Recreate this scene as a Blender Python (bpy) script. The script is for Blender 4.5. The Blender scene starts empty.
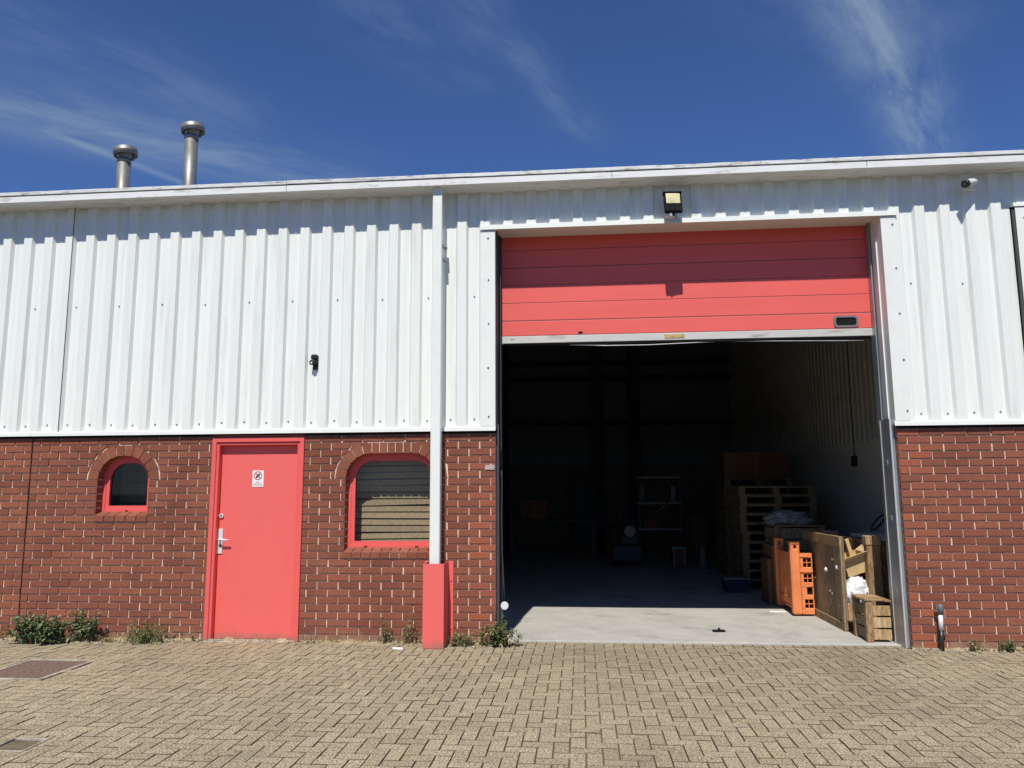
import bpy, math, random
from mathutils import Vector, Matrix, noise
R = math.radians
rng = random.Random(7)
sc = bpy.context.scene
col = sc.collection

# ------------------------------------------------------------------ materials
def new_mat(name):
    m = bpy.data.materials.new(name); m.use_nodes = True
    nt = m.node_tree; b = nt.nodes['Principled BSDF']
    return m, nt, b

def N(nt, typ, **kw):
    n = nt.nodes.new(typ)
    for k, v in kw.items():
        if k in n.inputs: n.inputs[k].default_value = v
        else: setattr(n, k, v)
    return n

def coords(nt, scale=(1, 1, 1)):
    tc = N(nt, 'ShaderNodeTexCoord'); mp = N(nt, 'ShaderNodeMapping')
    mp.inputs['Scale'].default_value = scale
    nt.links.new(tc.outputs['Object'], mp.inputs['Vector'])
    return mp.outputs['Vector']

def noise_fac(nt, scale, detail=4, rough=.6, stretch=(1, 1, 1)):
    n = N(nt, 'ShaderNodeTexNoise', Scale=scale, Detail=detail, Roughness=rough)
    nt.links.new(coords(nt, stretch), n.inputs['Vector'])
    return n.outputs['Fac']

def ramp(nt, fac, stops):
    r = N(nt, 'ShaderNodeValToRGB'); e = r.color_ramp.elements
    while len(e) < len(stops): e.new(.5)
    for el, (p, c) in zip(e, stops):
        el.position = p; el.color = (c[0], c[1], c[2], 1)
    nt.links.new(fac, r.inputs['Fac'])
    return r.outputs['Color']

def mix(nt, a, b, fac, mode='MIX'):
    m = N(nt, 'ShaderNodeMix', data_type='RGBA', blend_type=mode)
    for v, idx in ((fac, 0), (a, 6), (b, 7)):
        if hasattr(v, 'is_output'): nt.links.new(v, m.inputs[idx])
        else: m.inputs[idx].default_value = v if idx == 0 else (v[0], v[1], v[2], 1)
    return m.outputs[2]

def bump(nt, b, fac, strength=.3, dist=.01):
    bp = N(nt, 'ShaderNodeBump', Strength=strength, Distance=dist)
    nt.links.new(fac, bp.inputs['Height']); nt.links.new(bp.outputs['Normal'], b.inputs['Normal'])

def island(nt):
    return N(nt, 'ShaderNodeNewGeometry').outputs['Random Per Island']

def splash(nt, cc, zmax, colour):
    tc = N(nt, 'ShaderNodeNewGeometry'); sp = N(nt, 'ShaderNodeSeparateXYZ'); nt.links.new(tc.outputs['Position'], sp.inputs[0])
    mr = N(nt, 'ShaderNodeMapRange'); nt.links.new(sp.outputs[2], mr.inputs[0])
    mr.inputs[1].default_value = zmax; mr.inputs[2].default_value = -.02; mr.inputs[3].default_value = -.35; mr.inputs[4].default_value = .55
    ad = N(nt, 'ShaderNodeMath', operation='ADD'); nt.links.new(mr.outputs[0], ad.inputs[0]); nt.links.new(noise_fac(nt, 13, 8, .72), ad.inputs[1])
    return mix(nt, cc, colour, ramp(nt, ad.outputs[0], [(.52, (0, 0, 0)), (.95, (.85, .85, .85))]))

def simple(name, c, rough=.6, metal=0, var=.18, scale=6, bmp=0, spec=.5, stretch=(1, 1, 1), dirt=None, dirtscale=2.0, dirtamt=(.55, .75), mud=None):
    """plain procedural paint / metal / plastic with uneven tone and optional stains"""
    m, nt, b = new_mat(name)
    lo = tuple(x * (1 - var) for x in c); hi = tuple(min(1, x * (1 + var * .6)) for x in c)
    cc = ramp(nt, noise_fac(nt, scale, 6, .65, stretch), [(.3, lo), (.7, hi)])
    if dirt:
        f = ramp(nt, noise_fac(nt, dirtscale, 8, .7, stretch), [(dirtamt[0], (0, 0, 0)), (dirtamt[1], (1, 1, 1))])
        cc = mix(nt, cc, dirt, f)
    if mud: cc = splash(nt, cc, *mud)
    nt.links.new(cc, b.inputs['Base Color'])
    b.inputs['Roughness'].default_value = rough; b.inputs['Metallic'].default_value = metal
    b.inputs['Specular IOR Level'].default_value = spec
    if bmp: bump(nt, b, noise_fac(nt, scale * 12, 4, .6, stretch), bmp, .004)
    return m

def island_mat(name, stops, rough=.8, speck=200, speckamt=.35, stain=None, stainscale=.8, stainpos=(.5, .7), bmp=.3, spec=.3, stretch=(1, 1, 1), mud=None, bloom=None, oil=None):
    """colour varies piece by piece (bricks, blocks, planks, leaves) plus fine grain"""
    m, nt, b = new_mat(name)
    c = ramp(nt, island(nt), stops)
    g = noise_fac(nt, speck, 3, .7, stretch)
    gc = ramp(nt, g, [(.42, (1 - speckamt,) * 3), (.5, (1, 1, 1)), (.58, (1 + speckamt * .75,) * 3)])
    c = mix(nt, c, gc, 1.0, 'MULTIPLY')
    if stain:
        f = ramp(nt, noise_fac(nt, stainscale, 7, .65), [(stainpos[0], (0, 0, 0)), (stainpos[1], (1, 1, 1))])
        c = mix(nt, c, stain, f, 'MULTIPLY')
    if bloom: c = mix(nt, c, bloom, ramp(nt, noise_fac(nt, 2.1, 9, .75), [(.58, (0, 0, 0)), (.80, (.5, .5, .5))]))
    if oil: c = mix(nt, c, oil, ramp(nt, noise_fac(nt, 1.7, 5, .6), [(.62, (0, 0, 0)), (.74, (.55, .55, .55))]))
    if mud: c = splash(nt, c, *mud)
    nt.links.new(c, b.inputs['Base Color'])
    b.inputs['Roughness'].default_value = rough; b.inputs['Specular IOR Level'].default_value = spec
    if bmp: bump(nt, b, g, bmp, .004)
    return m

BR = (.235, .076, .048)
M = {}
M['brick'] = island_mat('brick', [(0, (.205, .073, .046)), (.3, (.238, .085, .053)), (.7, (.262, .095, .059)), (1, (.29, .104, .063))], .9, 75, .2, (.80, .78, .78), 1.3, (.5, .75), mud=(.20, (.30, .21, .14)), bloom=(.34, .18, .13), spec=.08)
M['brick_far'] = island_mat('brick_weathered', [(0, (.20, .068, .040)), (.5, (.26, .088, .048)), (1, (.31, .105, .055))], .85, 90, .25, (.75, .72, .7), 1.3, (.5, .75))
M['brick_orange'] = island_mat('brick_orange', [(0, (.265, .086, .052)), (.5, (.30, .092, .052)), (1, (.345, .102, .053))], .85, 90, .22)
M['mortar'] = simple('mortar', (.76, .58, .43), .95, 0, .3, 14, .4, .2, dirt=(.30, .20, .15), dirtscale=5, dirtamt=(.52, .72))
M['clad'] = simple('white_cladding', (.790, .815, .765), .42, 0, .05, 3, 0, .4, (3, 3, .25), dirt=(.58, .585, .53), dirtscale=3.2, dirtamt=(.54, .85))
M['trim'] = simple('white_trim', (.80, .82, .76), .4, 0, .05, 5, 0, .4, dirt=(.5, .48, .44), dirtscale=5, dirtamt=(.62, .8))
M['gutter'] = simple('gutter_white', (.78, .78, .75), .5, 0, .08, 5, 0, .4, (.6, 3, 3), dirt=(.30, .27, .22), dirtscale=6, dirtamt=(.55, .78))
M['lip'] = simple('weathered_roof_edge', (.72, .72, .70), .6, 0, .2, 9, .2, .3, (.5, 3, 3), dirt=(.16, .14, .11), dirtscale=11, dirtamt=(.52, .68))
M['screw'] = simple('screw_head', (.28, .28, .28), .4, .7)
M['seam_and_shade'] = simple('seam_and_shade', (.08, .08, .08), .8)
M['red'] = simple('red_paint', (.81, .142, .122), .5, 0, .07, 4, .06, .35, (1, 1, .3), dirt=(.69, .125, .11), dirtscale=4, dirtamt=(.48, .8), mud=(.16, (.34, .16, .12)))
M['redframe'] = simple('red_frame_paint', (.78, .125, .11), .45, 0, .08, 6, 0, .4, dirt=(.60, .10, .09), dirtscale=6, dirtamt=(.52, .8), mud=(.14, (.30, .15, .11)))
M['curtain'] = simple('red_door_panel', (.775, .125, .104), .5, 0, .06, 2, .05, .35, (.3, 1, 2), dirt=(.66, .12, .10), dirtscale=3, dirtamt=(.55, .8))
M['rail'] = simple('aluminium_rail', (.62, .60, .54), .5, .25, .15, 5, 0, .5, (.4, 2, 2), dirt=(.30, .25, .18), dirtscale=5, dirtamt=(.55, .75))
M['rubber_and_recess'] = simple('black_rubber_and_recess', (.015, .015, .015), .9, spec=.1)
M['black'] = simple('black_plastic', (.018, .018, .019), .4)
M['white_plastic'] = simple('white_plastic', (.78, .78, .77), .4, 0, .05)
M['grey_plastic'] = simple('grey_plastic', (.16, .165, .17), .5, 0, .15)
M['galv'] = simple('galvanised_steel', (.40, .42, .44), .42, .55, .2, 9, .05, .5, (1, 1, .3), dirt=(.24, .24, .24), dirtscale=4, dirtamt=(.5, .75))
M['flue'] = simple('flue_steel', (.28, .275, .26), .5, .55, .25, 5, .05, .5, (1, 1, .5), dirt=(.16, .13, .10), dirtscale=4, dirtamt=(.5, .8))
M['chrome'] = simple('chrome', (.80, .80, .78), .35, .25, .05)
M['lens'] = simple('lamp_lens', (.62, .57, .30), .3, 0, .35, 9)
M['conc'] = simple('concrete_floor', (.45, .435, .385), .85, 0, .16, 2.2, .25, .3, dirt=(.20, .19, .165), dirtscale=1.6, dirtamt=(.52, .78))
M['conc_edge'] = simple('concrete_lip', (.52, .51, .47), .9, 0, .2, 8, .3, .2)
M['pave'] = island_mat('paving_blocks', [(0, (.312, .260, .168)), (.3, (.335, .280, .181)), (.6, (.352, .295, .191)), (.95, (.380, .320, .208)), (1, (.338, .290, .200))], .92, 85, .58, (.72, .71, .72), .6, (.46, .74), .5, .2, oil=(.22, .19, .15))
M['sand'] = simple('joint_sand', (.165, .132, .085), .95, 0, .4, 10, .4, .1)
M['yard'] = simple('low_bounce_ground', (.05, .048, .045), .95, 0, .3, 3, .3, .1)  # dark tone put on unseen ground to cut light bounced onto the wall
M['dirt'] = simple('dry_dirt', (.42, .325, .20), .95, 0, .4, 14, .8, .1, dirt=(.12, .10, .06), dirtscale=7, dirtamt=(.55, .72))
M['cover'] = simple('manhole_paver', (.20, .135, .105), .9, 0, .3, 40, .5, .2)
M['cover_frame'] = simple('cover_frame', (.46, .41, .32), .9, 0, .35, 9, .3, .2, dirt=(.20, .17, .12), dirtscale=7, dirtamt=(.45, .65))
M['cast'] = simple('cast_iron', (.085, .09, .068), .7, .3, .35, 14, .4, .4, dirt=(.09, .11, .06), dirtscale=6, dirtamt=(.45, .7))
M['wood'] = island_mat('old_planks', [(0, (.27, .17, .085)), (.5, (.36, .235, .12)), (1, (.46, .31, .17))], .8, 22, .35, (.6, .55, .5), 2.5, (.5, .75), .3, .2, (3, 3, .5))
M['wood_grey'] = island_mat('weathered_planks', [(0, (.20, .145, .085)), (.5, (.26, .19, .11)), (1, (.32, .235, .14))], .85, 26, .32, (.7, .66, .6), 2.2, (.5, .75), .3, .2, (6, 3, .4))
M['wood_warm'] = island_mat('warm_planks', [(0, (.38, .25, .125)), (.5, (.47, .315, .165)), (1, (.55, .39, .22))], .75, 22, .3, None, 1, (.5, .7), .3, .3, (3, 3, .5))
M['pallet'] = island_mat('pallet_wood', [(0, (.12, .08, .042)), (.5, (.19, .13, .07)), (1, (.28, .20, .11))], .85, 25, .35, None, 1, (.5, .7), .3, .2, (1, 4, 4))
M['pallet_old'] = island_mat('grimy_pallet_wood', [(0, (.11, .075, .04)), (.5, (.17, .12, .065)), (1, (.25, .18, .10))], .9, 25, .35, None, 1, (.5, .7), .3, .2, (1, 4, 4))
M['brownbox'] = simple('brown_carton', (.17, .075, .03), .85, 0, .2, 5)
M['carton'] = simple('cardboard', (.62, .44, .22), .85, 0, .15, 9, .1, .2)
M['bag'] = simple('white_polythene', (.80, .80, .80), .35, 0, .05, 6)
M['cloth'] = simple('pale_blue_cloth', (.36, .37, .34), .9, 0, .3, 9)
M['orange'] = simple('orange_plastic', (.80, .25, .09), .55, 0, .16, 6, .1, .4, dirt=(.5, .15, .04), dirtscale=8, dirtamt=(.55, .75))
M['bluebin'] = simple('dark_blue_plastic', (.012, .015, .028), .7)
M['tape'] = simple('brown_tape', (.20, .11, .05), .5)
M['plate'] = simple('dull_plate', (.46, .38, .34), .6, 0, .25, 30)
M['tub'] = simple('blue_plastic', (.012, .02, .05), .5)
M['shelf'] = simple('shelf_steel', (.20, .215, .195), .5, .2)
M['machine'] = simple('machine_blue', (.04, .055, .07), .6)
M['redbox'] = simple('red_drum', (.18, .035, .02), .6)
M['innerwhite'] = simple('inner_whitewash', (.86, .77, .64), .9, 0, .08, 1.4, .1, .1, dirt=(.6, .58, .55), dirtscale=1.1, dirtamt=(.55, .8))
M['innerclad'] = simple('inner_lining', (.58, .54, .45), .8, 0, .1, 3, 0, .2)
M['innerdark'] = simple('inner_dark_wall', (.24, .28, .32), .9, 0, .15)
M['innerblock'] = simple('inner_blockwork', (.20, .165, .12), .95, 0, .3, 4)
M['innersteel'] = simple('inner_steel', (.05, .055, .06), .7)
M['roof'] = simple('roof_sheet', (.20, .20, .20), .8)
M['blind'] = island_mat('blind_slats', [(0, (.44, .39, .28)), (1, (.52, .46, .33))], .8, 40, .12, None, 1, (.5, .7), 0)
M['leaf_dark'] = island_mat('dark_leaves', [(0, (.06, .098, .04)), (.5, (.10, .155, .062)), (.85, (.155, .21, .09)), (1, (.25, .28, .15))], .6, 60, .2, None, 1, (.5, .7), 0, .3)
M['leaf_light'] = island_mat('light_leaves', [(0, (.07, .10, .03)), (.5, (.12, .16, .05)), (1, (.24, .25, .09))], .6, 60, .2, None, 1, (.5, .7), 0, .3)
M['leaf_dry'] = island_mat('dry_leaves', [(0, (.07, .04, .025)), (.5, (.14, .085, .05)), (1, (.30, .22, .11))], .8, 60, .2, None, 1, (.5, .7), 0, .2)
M['straw'] = island_mat('straw', [(0, (.20, .17, .07)), (.5, (.32, .26, .13)), (1, (.42, .36, .20))], .8, 60, .2, None, 1, (.5, .7), 0, .2)
M['paper'] = simple('white_paper', (.75, .74, .70), .8, 0, .08)
M['signwhite'] = simple('sign_white', (.80, .79, .78), .45, 0, .03)
M['signink'] = simple('sign_ink', (.06, .055, .06), .5)
M['signred'] = simple('sign_red', (.62, .10, .10), .5)
M['tag'] = simple('rusty_tag', (.50, .36, .13), .6, 0, .4, 40)

def glass_mat():
    m, nt, b = new_mat('window_glass'); nt.nodes.remove(b)
    out = nt.nodes['Material Output']
    tr = N(nt, 'ShaderNodeBsdfTransparent'); tr.inputs['Color'].default_value = (.74, .71, .66, 1)
    gl = N(nt, 'ShaderNodeBsdfGlossy', Roughness=.03)
    fr = N(nt, 'ShaderNodeFresnel', IOR=1.5); ge = N(nt, 'ShaderNodeNewGeometry'); io = N(nt, 'ShaderNodeMath', operation='MULTIPLY_ADD')
    nt.links.new(ge.outputs['Backfacing'], io.inputs[0]); io.inputs[1].default_value = 1 / 1.5 - 1.5; io.inputs[2].default_value = 1.5; nt.links.new(io.outputs[0], fr.inputs['IOR'])
    mx = N(nt, 'ShaderNodeMixShader')
    nt.links.new(fr.outputs[0], mx.inputs[0]); nt.links.new(tr.outputs[0], mx.inputs[1]); nt.links.new(gl.outputs[0], mx.inputs[2])
    nt.links.new(mx.outputs[0], out.inputs['Surface'])
    return m
M['glass'] = glass_mat()

# ------------------------------------------------------------------ mesh helper
class MB:
    def __init__(self): self.v = []; self.f = []; self.m = []; self.sm = []
    def face(self, pts, mi=0, smooth=False):
        n = len(self.v); self.v += [tuple(p) for p in pts]
        self.f.append(tuple(range(n, n + len(pts)))); self.m.append(mi); self.sm.append(smooth)
    def raw(self, vs, fs, mi=0, smooth=False):
        n = len(self.v); self.v += [tuple(p) for p in vs]
        for f in fs: self.f.append(tuple(i + n for i in f)); self.m.append(mi); self.sm.append(smooth)
    def hexa(self, b, t, mi=0):
        """b, t: four points each, counter-clockwise seen from outside t"""
        self.raw(list(b) + list(t), [(3, 2, 1, 0), (4, 5, 6, 7), (0, 1, 5, 4), (1, 2, 6, 5), (2, 3, 7, 6), (3, 0, 4, 7)], mi)
    def box(self, x0, x1, y0, y1, z0, z1, mi=0, bev=0, rot=0, tilt=None):
        if bev:
            c = ((x0 + x1) / 2, (y0 + y1) / 2, (z0 + z1) / 2); h = ((x1 - x0) / 2, (y1 - y0) / 2, (z1 - z0) / 2)
            bev = min(bev, min(h) * .45)
            vs = []; ix = {}
            for sx in (-1, 1):
                for sy in (-1, 1):
                    for sz in (-1, 1):
                        for a in range(3):
                            s = (sx, sy, sz)
                            p = [s[k] * (h[k] - (0 if k == a else bev)) for k in range(3)]
                            ix[(sx, sy, sz, a)] = len(vs); vs.append(p)
            fs = []
            for a in range(3):
                o = [k for k in range(3) if k != a]
                for s in (-1, 1):
                    q = []
                    for (u, w) in ((-1, -1), (1, -1), (1, 1), (-1, 1)):
                        t = [0, 0, 0]; t[a] = s; t[o[0]] = u; t[o[1]] = w
                        q.append(ix[(t[0], t[1], t[2], a)])
                    fs.append(q)
            for a in range(3):
                o = [k for k in range(3) if k != a]
                for u in (-1, 1):
                    for w in (-1, 1):
                        q = []
                        for (s, k) in ((-1, o[0]), (1, o[0]), (1, o[1]), (-1, o[1])):
                            t = [0, 0, 0]; t[a] = s; t[o[0]] = u; t[o[1]] = w
                            q.append(ix[(t[0], t[1], t[2], k)])
                        fs.append(q)
            for sx in (-1, 1):
                for sy in (-1, 1):
                    for sz in (-1, 1): fs.append([ix[(sx, sy, sz, a)] for a in range(3)])
            # orient outward
            ff = []
            for f in fs:
                a, b_, c_ = (Vector(vs[f[0]]), Vector(vs[f[1]]), Vector(vs[f[2]]))
                ctr = sum((Vector(vs[i]) for i in f), Vector()) / len(f)
                ff.append(tuple(f) if (b_ - a).cross(c_ - a).dot(ctr) > 0 else tuple(reversed(f)))
            mt = Matrix.Rotation(rot, 3, 'Z')
            if tilt: mt = mt @ Matrix.Rotation(tilt[0], 3, 'X') @ Matrix.Rotation(tilt[1], 3, 'Y')
            self.raw([tuple(mt @ Vector(p) + Vector(c)) for p in vs], ff, mi)
            return
        P = [(x0, y0, z0), (x1, y0, z0), (x1, y1, z0), (x0, y1, z0)]
        T = [(x, y, z1) for x, y, _ in P]
        if rot or tilt:
            c = Vector(((x0 + x1) / 2, (y0 + y1) / 2, (z0 + z1) / 2))
            mt = Matrix.Rotation(rot, 3, 'Z')
            if tilt: mt = mt @ Matrix.Rotation(tilt[0], 3, 'X') @ Matrix.Rotation(tilt[1], 3, 'Y')
            P = [tuple(mt @ (Vector(q) - c) + c) for q in P]; T = [tuple(mt @ (Vector(q) - c) + c) for q in T]
        self.hexa(P, T, mi)
    def tube(self, pts, rad, n=10, mi=0, cap=True, smooth=True):
        pts = [Vector(p) for p in pts]
        rads = rad if isinstance(rad, (list, tuple)) else [rad] * len(pts)
        base = len(self.v); up = None
        for i, p in enumerate(pts):
            d = (pts[min(i + 1, len(pts) - 1)] - pts[max(i - 1, 0)]).normalized()
            if up is None: up = Vector((0, 0, 1)) if abs(d.z) < .9 else Vector((1, 0, 0))
            u = d.cross(up).normalized(); w = u.cross(d); up = w
            for k in range(n):
                a = 2 * math.pi * k / n
                self.v.append(tuple(p + (u * math.cos(a) + w * math.sin(a)) * rads[i]))
        for i in range(len(pts) - 1):
            for k in range(n):
                k2 = (k + 1) % n
                self.f.append((base + i * n + k, base + i * n + k2, base + (i + 1) * n + k2, base + (i + 1) * n + k)); self.m.append(mi); self.sm.append(smooth)
        if cap:
            self.f.append(tuple(base + k for k in reversed(range(n)))); self.m.append(mi); self.sm.append(False)
            e = base + (len(pts) - 1) * n
            self.f.append(tuple(e + k for k in range(n))); self.m.append(mi); self.sm.append(False)
    def cyl(self, c, r, z0, z1, n=20, mi=0, r2=None):
        self.tube([(c[0], c[1], z0), (c[0], c[1], z1)], [r, r2 if r2 is not None else r], n, mi)
    def build(self, name, mats, parent=None, recalc=False):
        me = bpy.data.meshes.new(name)
        off = Vector(parent.matrix_basis.translation) if parent else Vector()
        pp = parent.parent if parent else None
        while pp: off += pp.matrix_basis.translation; pp = pp.parent
        me.from_pydata([(x - off.x, y - off.y, z - off.z) for x, y, z in self.v], [], self.f)
        if not isinstance(mats, (list, tuple)): mats = [mats]
        for m in mats: me.materials.append(m)
        me.polygons.foreach_set('material_index', self.m)
        me.polygons.foreach_set('use_smooth', self.sm)
        me.update()
        if recalc:
            import bmesh
            bm = bmesh.new(); bm.from_mesh(me); bmesh.ops.recalc_face_normals(bm, faces=bm.faces); bm.to_mesh(me); bm.free()
        o = bpy.data.objects.new(name, me); col.objects.link(o)
        if parent: o.parent = parent
        return o

def tag(o, label=None, cat=None, group=None, kind=None):
    if label: o['label'] = label
    if cat: o['category'] = cat
    if group: o['group'] = group
    if kind: o['kind'] = kind
    return o

def thing(name, label, cat, loc=(0, 0, 0), group=None):
    o = bpy.data.objects.new(name, None); col.objects.link(o)
    o.location = loc; o.empty_display_size = .1
    return tag(o, label, cat, group)

def copy_tree(o, parent=None):
    c = o.copy(); col.objects.link(c)
    if parent: c.parent = parent
    for ch in [x for x in bpy.data.objects if x.parent == o]: copy_tree(ch, c)
    return c

# ------------------------------------------------------------------ camera, sun, sky
cam = bpy.data.cameras.new('camera'); co = bpy.data.objects.new('camera', cam); col.objects.link(co)
F, YAW, PITCH, ROLL, D, H = 766.18, .0889877, .1395179, -.00524074, 7.862645, 1.501908
fw = Vector((-math.sin(YAW) * math.cos(PITCH), math.cos(YAW) * math.cos(PITCH), math.sin(PITCH)))
r0 = Vector((math.cos(YAW), math.sin(YAW), 0)); u0 = r0.cross(fw)
rr = r0 * math.cos(ROLL) + u0 * math.sin(ROLL); uu = u0 * math.cos(ROLL) - r0 * math.sin(ROLL)
mt = Matrix.Identity(4)
for i in range(3): mt[i][0] = rr[i]; mt[i][1] = uu[i]; mt[i][2] = -fw[i]
mt.translation = (0, -D, H)
co.matrix_world = mt
cam.sensor_width = 36; cam.lens = F * 36 / 1024; cam.clip_start = .05; cam.clip_end = 3000
sc.camera = co

SD = Vector((.058, .695, -1)).normalized()
sun = bpy.data.lights.new('sun', 'SUN'); so = bpy.data.objects.new('sun', sun); col.objects.link(so)
sun.energy = 5.0; sun.angle = R(.53); sun.color = (1, .958, .885)
so.rotation_euler = SD.to_track_quat('-Z', 'Y').to_euler(); so.location = (-2, -10, 14)

w = bpy.data.worlds.new('World'); sc.world = w; w.use_nodes = True
nt = w.node_tree; bg = nt.nodes['Background']
sky = N(nt, 'ShaderNodeTexSky', sky_type='NISHITA'); sky.sun_disc = False
sky.sun_elevation = math.asin(-SD.z); sky.sun_rotation = math.atan2(-SD.x, -SD.y)
sky.altitude = 200; sky.air_density = 1.0; sky.dust_density = 0.0; sky.ozone_density = 3.0
# thin cirrus: streaks laid on the plane of the sky (direction.xy / direction.z)
tc = N(nt, 'ShaderNodeTexCoord'); sep = N(nt, 'ShaderNodeSeparateXYZ'); nt.links.new(tc.outputs['Generated'], sep.inputs[0])
def mth(op, a, b=None, c=None):
    n = N(nt, 'ShaderNodeMath', operation=op)
    for i, v in enumerate((a, b, c)):
        if v is None: continue
        if hasattr(v, 'is_output'): nt.links.new(v, n.inputs[i])
        else: n.inputs[i].default_value = v
    return n.outputs[0]
zz = mth('MAXIMUM', sep.outputs[2], .05)
px = mth('DIVIDE', sep.outputs[0], zz); py = mth('DIVIDE', sep.outputs[1], zz)
def streak(ax, ay, bx, by, width, ns, seed, amt, lo, hi, soft=1.0):
    L = math.hypot(bx - ax, by - ay); dx, dy = (bx - ax) / L, (by - ay) / L
    qx = mth('SUBTRACT', px, ax); qy = mth('SUBTRACT', py, ay)
    t = mth('ADD', mth('MULTIPLY', qx, dx), mth('MULTIPLY', qy, dy))
    s = mth('ADD', mth('MULTIPLY', qx, -dy), mth('MULTIPLY', qy, dx))
    cv = N(nt, 'ShaderNodeCombineXYZ')
    nt.links.new(mth('MULTIPLY', t, ns[0]), cv.inputs[0]); nt.links.new(mth('MULTIPLY', s, ns[1]), cv.inputs[1]); cv.inputs[2].default_value = seed
    nz = N(nt, 'ShaderNodeTexNoise', Scale=1, Detail=10, Roughness=.66, Distortion=.25); nt.links.new(cv.outputs[0], nz.inputs['Vector'])
    mr = N(nt, 'ShaderNodeMapRange', interpolation_type='SMOOTHSTEP'); nt.links.new(nz.outputs['Fac'], mr.inputs[0])
    mr.inputs[1].default_value = lo; mr.inputs[2].default_value = hi
    wob = mth('MULTIPLY', mth('SUBTRACT', nz.outputs['Fac'], .5), width * 1.0)
    g = mth('EXPONENT', mth('MULTIPLY', mth('POWER', mth('DIVIDE', mth('ADD', s, wob), width), 2), -1))
    e0 = N(nt, 'ShaderNodeMapRange', interpolation_type='SMOOTHSTEP'); nt.links.new(t, e0.inputs[0])
    e0.inputs[1].default_value = -.25 * L * soft; e0.inputs[2].default_value = .15 * L
    e1 = N(nt, 'ShaderNodeMapRange', interpolation_type='SMOOTHSTEP'); nt.links.new(t, e1.inputs[0])
    e1.inputs[1].default_value = 1.25 * L; e1.inputs[2].default_value = .85 * L
    return mth('MULTIPLY', mth('MULTIPLY', mth('MULTIPLY', g, mr.outputs[0]), mth('MULTIPLY', e0.outputs[0], e1.outputs[0])), amt)
parts = [streak(-1.75, 1.60, -.80, 2.30, .17, (1.6, 4.5), 3.1, .62, .22, .75),
         streak(-1.45, 1.92, -1.25, 2.33, .022, (2, 9), 8.4, .30, .2, .6),
         streak(-1.25, 1.36, -.95, 1.90, .16, (2, 5), 5.7, .22, .3, .75),
         streak(.50, 1.36, 1.08, 2.34, .075, (2.4, 12), 1.3, .62, .22, .70),
         streak(.36, 1.30, .75, 1.75, .14, (3, 6), 9.9, .24, .3, .75),
         streak(-.24, 1.38, .02, 2.05, .06, (2.2, 7), 6.2, .22, .3, .7),
         streak(-.45, 1.38, -.22, 1.75, .12, (2.2, 6), 4.2, .18, .3, .7)]
tot = parts[0]
for q in parts[1:]: tot = mth('ADD', tot, q)
tot = mth('MINIMUM', tot, .8)
cl = mix(nt, sky.outputs[0], (6.4, 6.3, 5.3), tot)
SKYTINT = mix(nt, cl, (.81, 1.09, 1.67), 1.0, 'MULTIPLY')
nt.links.new(SKYTINT, bg.inputs['Color']); bg.inputs['Strength'].default_value = .06

sc.view_settings.view_transform = 'Standard'; sc.view_settings.look = 'None'
sc.cycles.diffuse_bounces = 8; sc.view_settings.gamma = 1; sc.view_settings.exposure = -.04

# ------------------------------------------------------------------ ground
g = MB(); S = 900
g.face([(-S, -S, -.035), (S, -S, -.035), (S, S, -.035), (-S, S, -.035)])
tag(g.build('ground', M['yard']), 'unseen ground beyond the buff block paving, made dark to cut bounced light', 'ground', kind='structure')
g = MB(); g.face([(-11, -4.4, -.012), (11, -4.4, -.012), (11, .14, -.012), (-11, .14, -.012)])

OPX0, OPX1 = -.875, 3.11
CUTS = [(-5.06, -4.43, -1.70, -.955), (-3.55, -3.31, -3.37, -3.12)]        # manhole, drain
def in_cut(x0, x1, y0, y1):
    return any(x1 > a + .004 and x0 < b - .004 and y1 > c + .004 and y0 < d - .004 for a, b, c, d in CUTS)
def block(mb, x0, x1, y0, y1):
    gp = .0031
    x0 += gp; x1 -= gp; y0 += gp; y1 -= gp
    if x1 - x0 < .02 or y1 - y0 < .02: return
    z = rng.gauss(0, .0011); tx = rng.gauss(0, .008); ty = rng.gauss(0, .008)
    cx, cy = (x0 + x1) / 2, (y0 + y1) / 2
    h = lambda x, y, d: (x, y, z - d + (x - cx) * tx + (y - cy) * ty)
    c = .0022
    a = [h(x0 + c, y0 + c, 0), h(x1 - c, y0 + c, 0), h(x1 - c, y1 - c, 0), h(x0 + c, y1 - c, 0)]
    b = [h(x0, y0, .0022), h(x1, y0, .0022), h(x1, y1, .0022), h(x0, y1, .0022)]
    l = [(x0, y0, -.03), (x1, y0, -.03), (x1, y1, -.03), (x0, y1, -.03)]
    mb.raw(a + b + l, [(0, 1, 2, 3)], 1)
    n = len(mb.v) - 12; sd = [(4 + k, 4 + (k + 1) % 4, (k + 1) % 4, k) for k in range(4)] + [(8 + k, 8 + (k + 1) % 4, 4 + (k + 1) % 4, 4 + k) for k in range(4)]
    mb.f += [tuple(i + n for i in f_) for f_ in sd]; mb.m += [0] * 8; mb.sm += [False] * 8
u = .0958
def place_block(x0, x1, y0, y1, ytop):
    y1 = min(y1, ytop)
    if y1 - y0 < .015: return
    if not in_cut(x0, x1, y0, y1): block(g, x0, x1, y0, y1); return
    # cut block: keep the pieces outside the covers
    for a, b, c, d in CUTS:
        if x1 > a and x0 < b and y1 > c and y0 < d:
            if x0 < a - .02: block(g, x0, a, y0, y1)
            if x1 > b + .02: block(g, b, x1, y0, y1)
            xa, xb = max(x0, a), min(x1, b)
            if y0 < c - .02: block(g, xa, xb, y0, c)
            if y1 > d + .02: block(g, xa, xb, d, y1)
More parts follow.
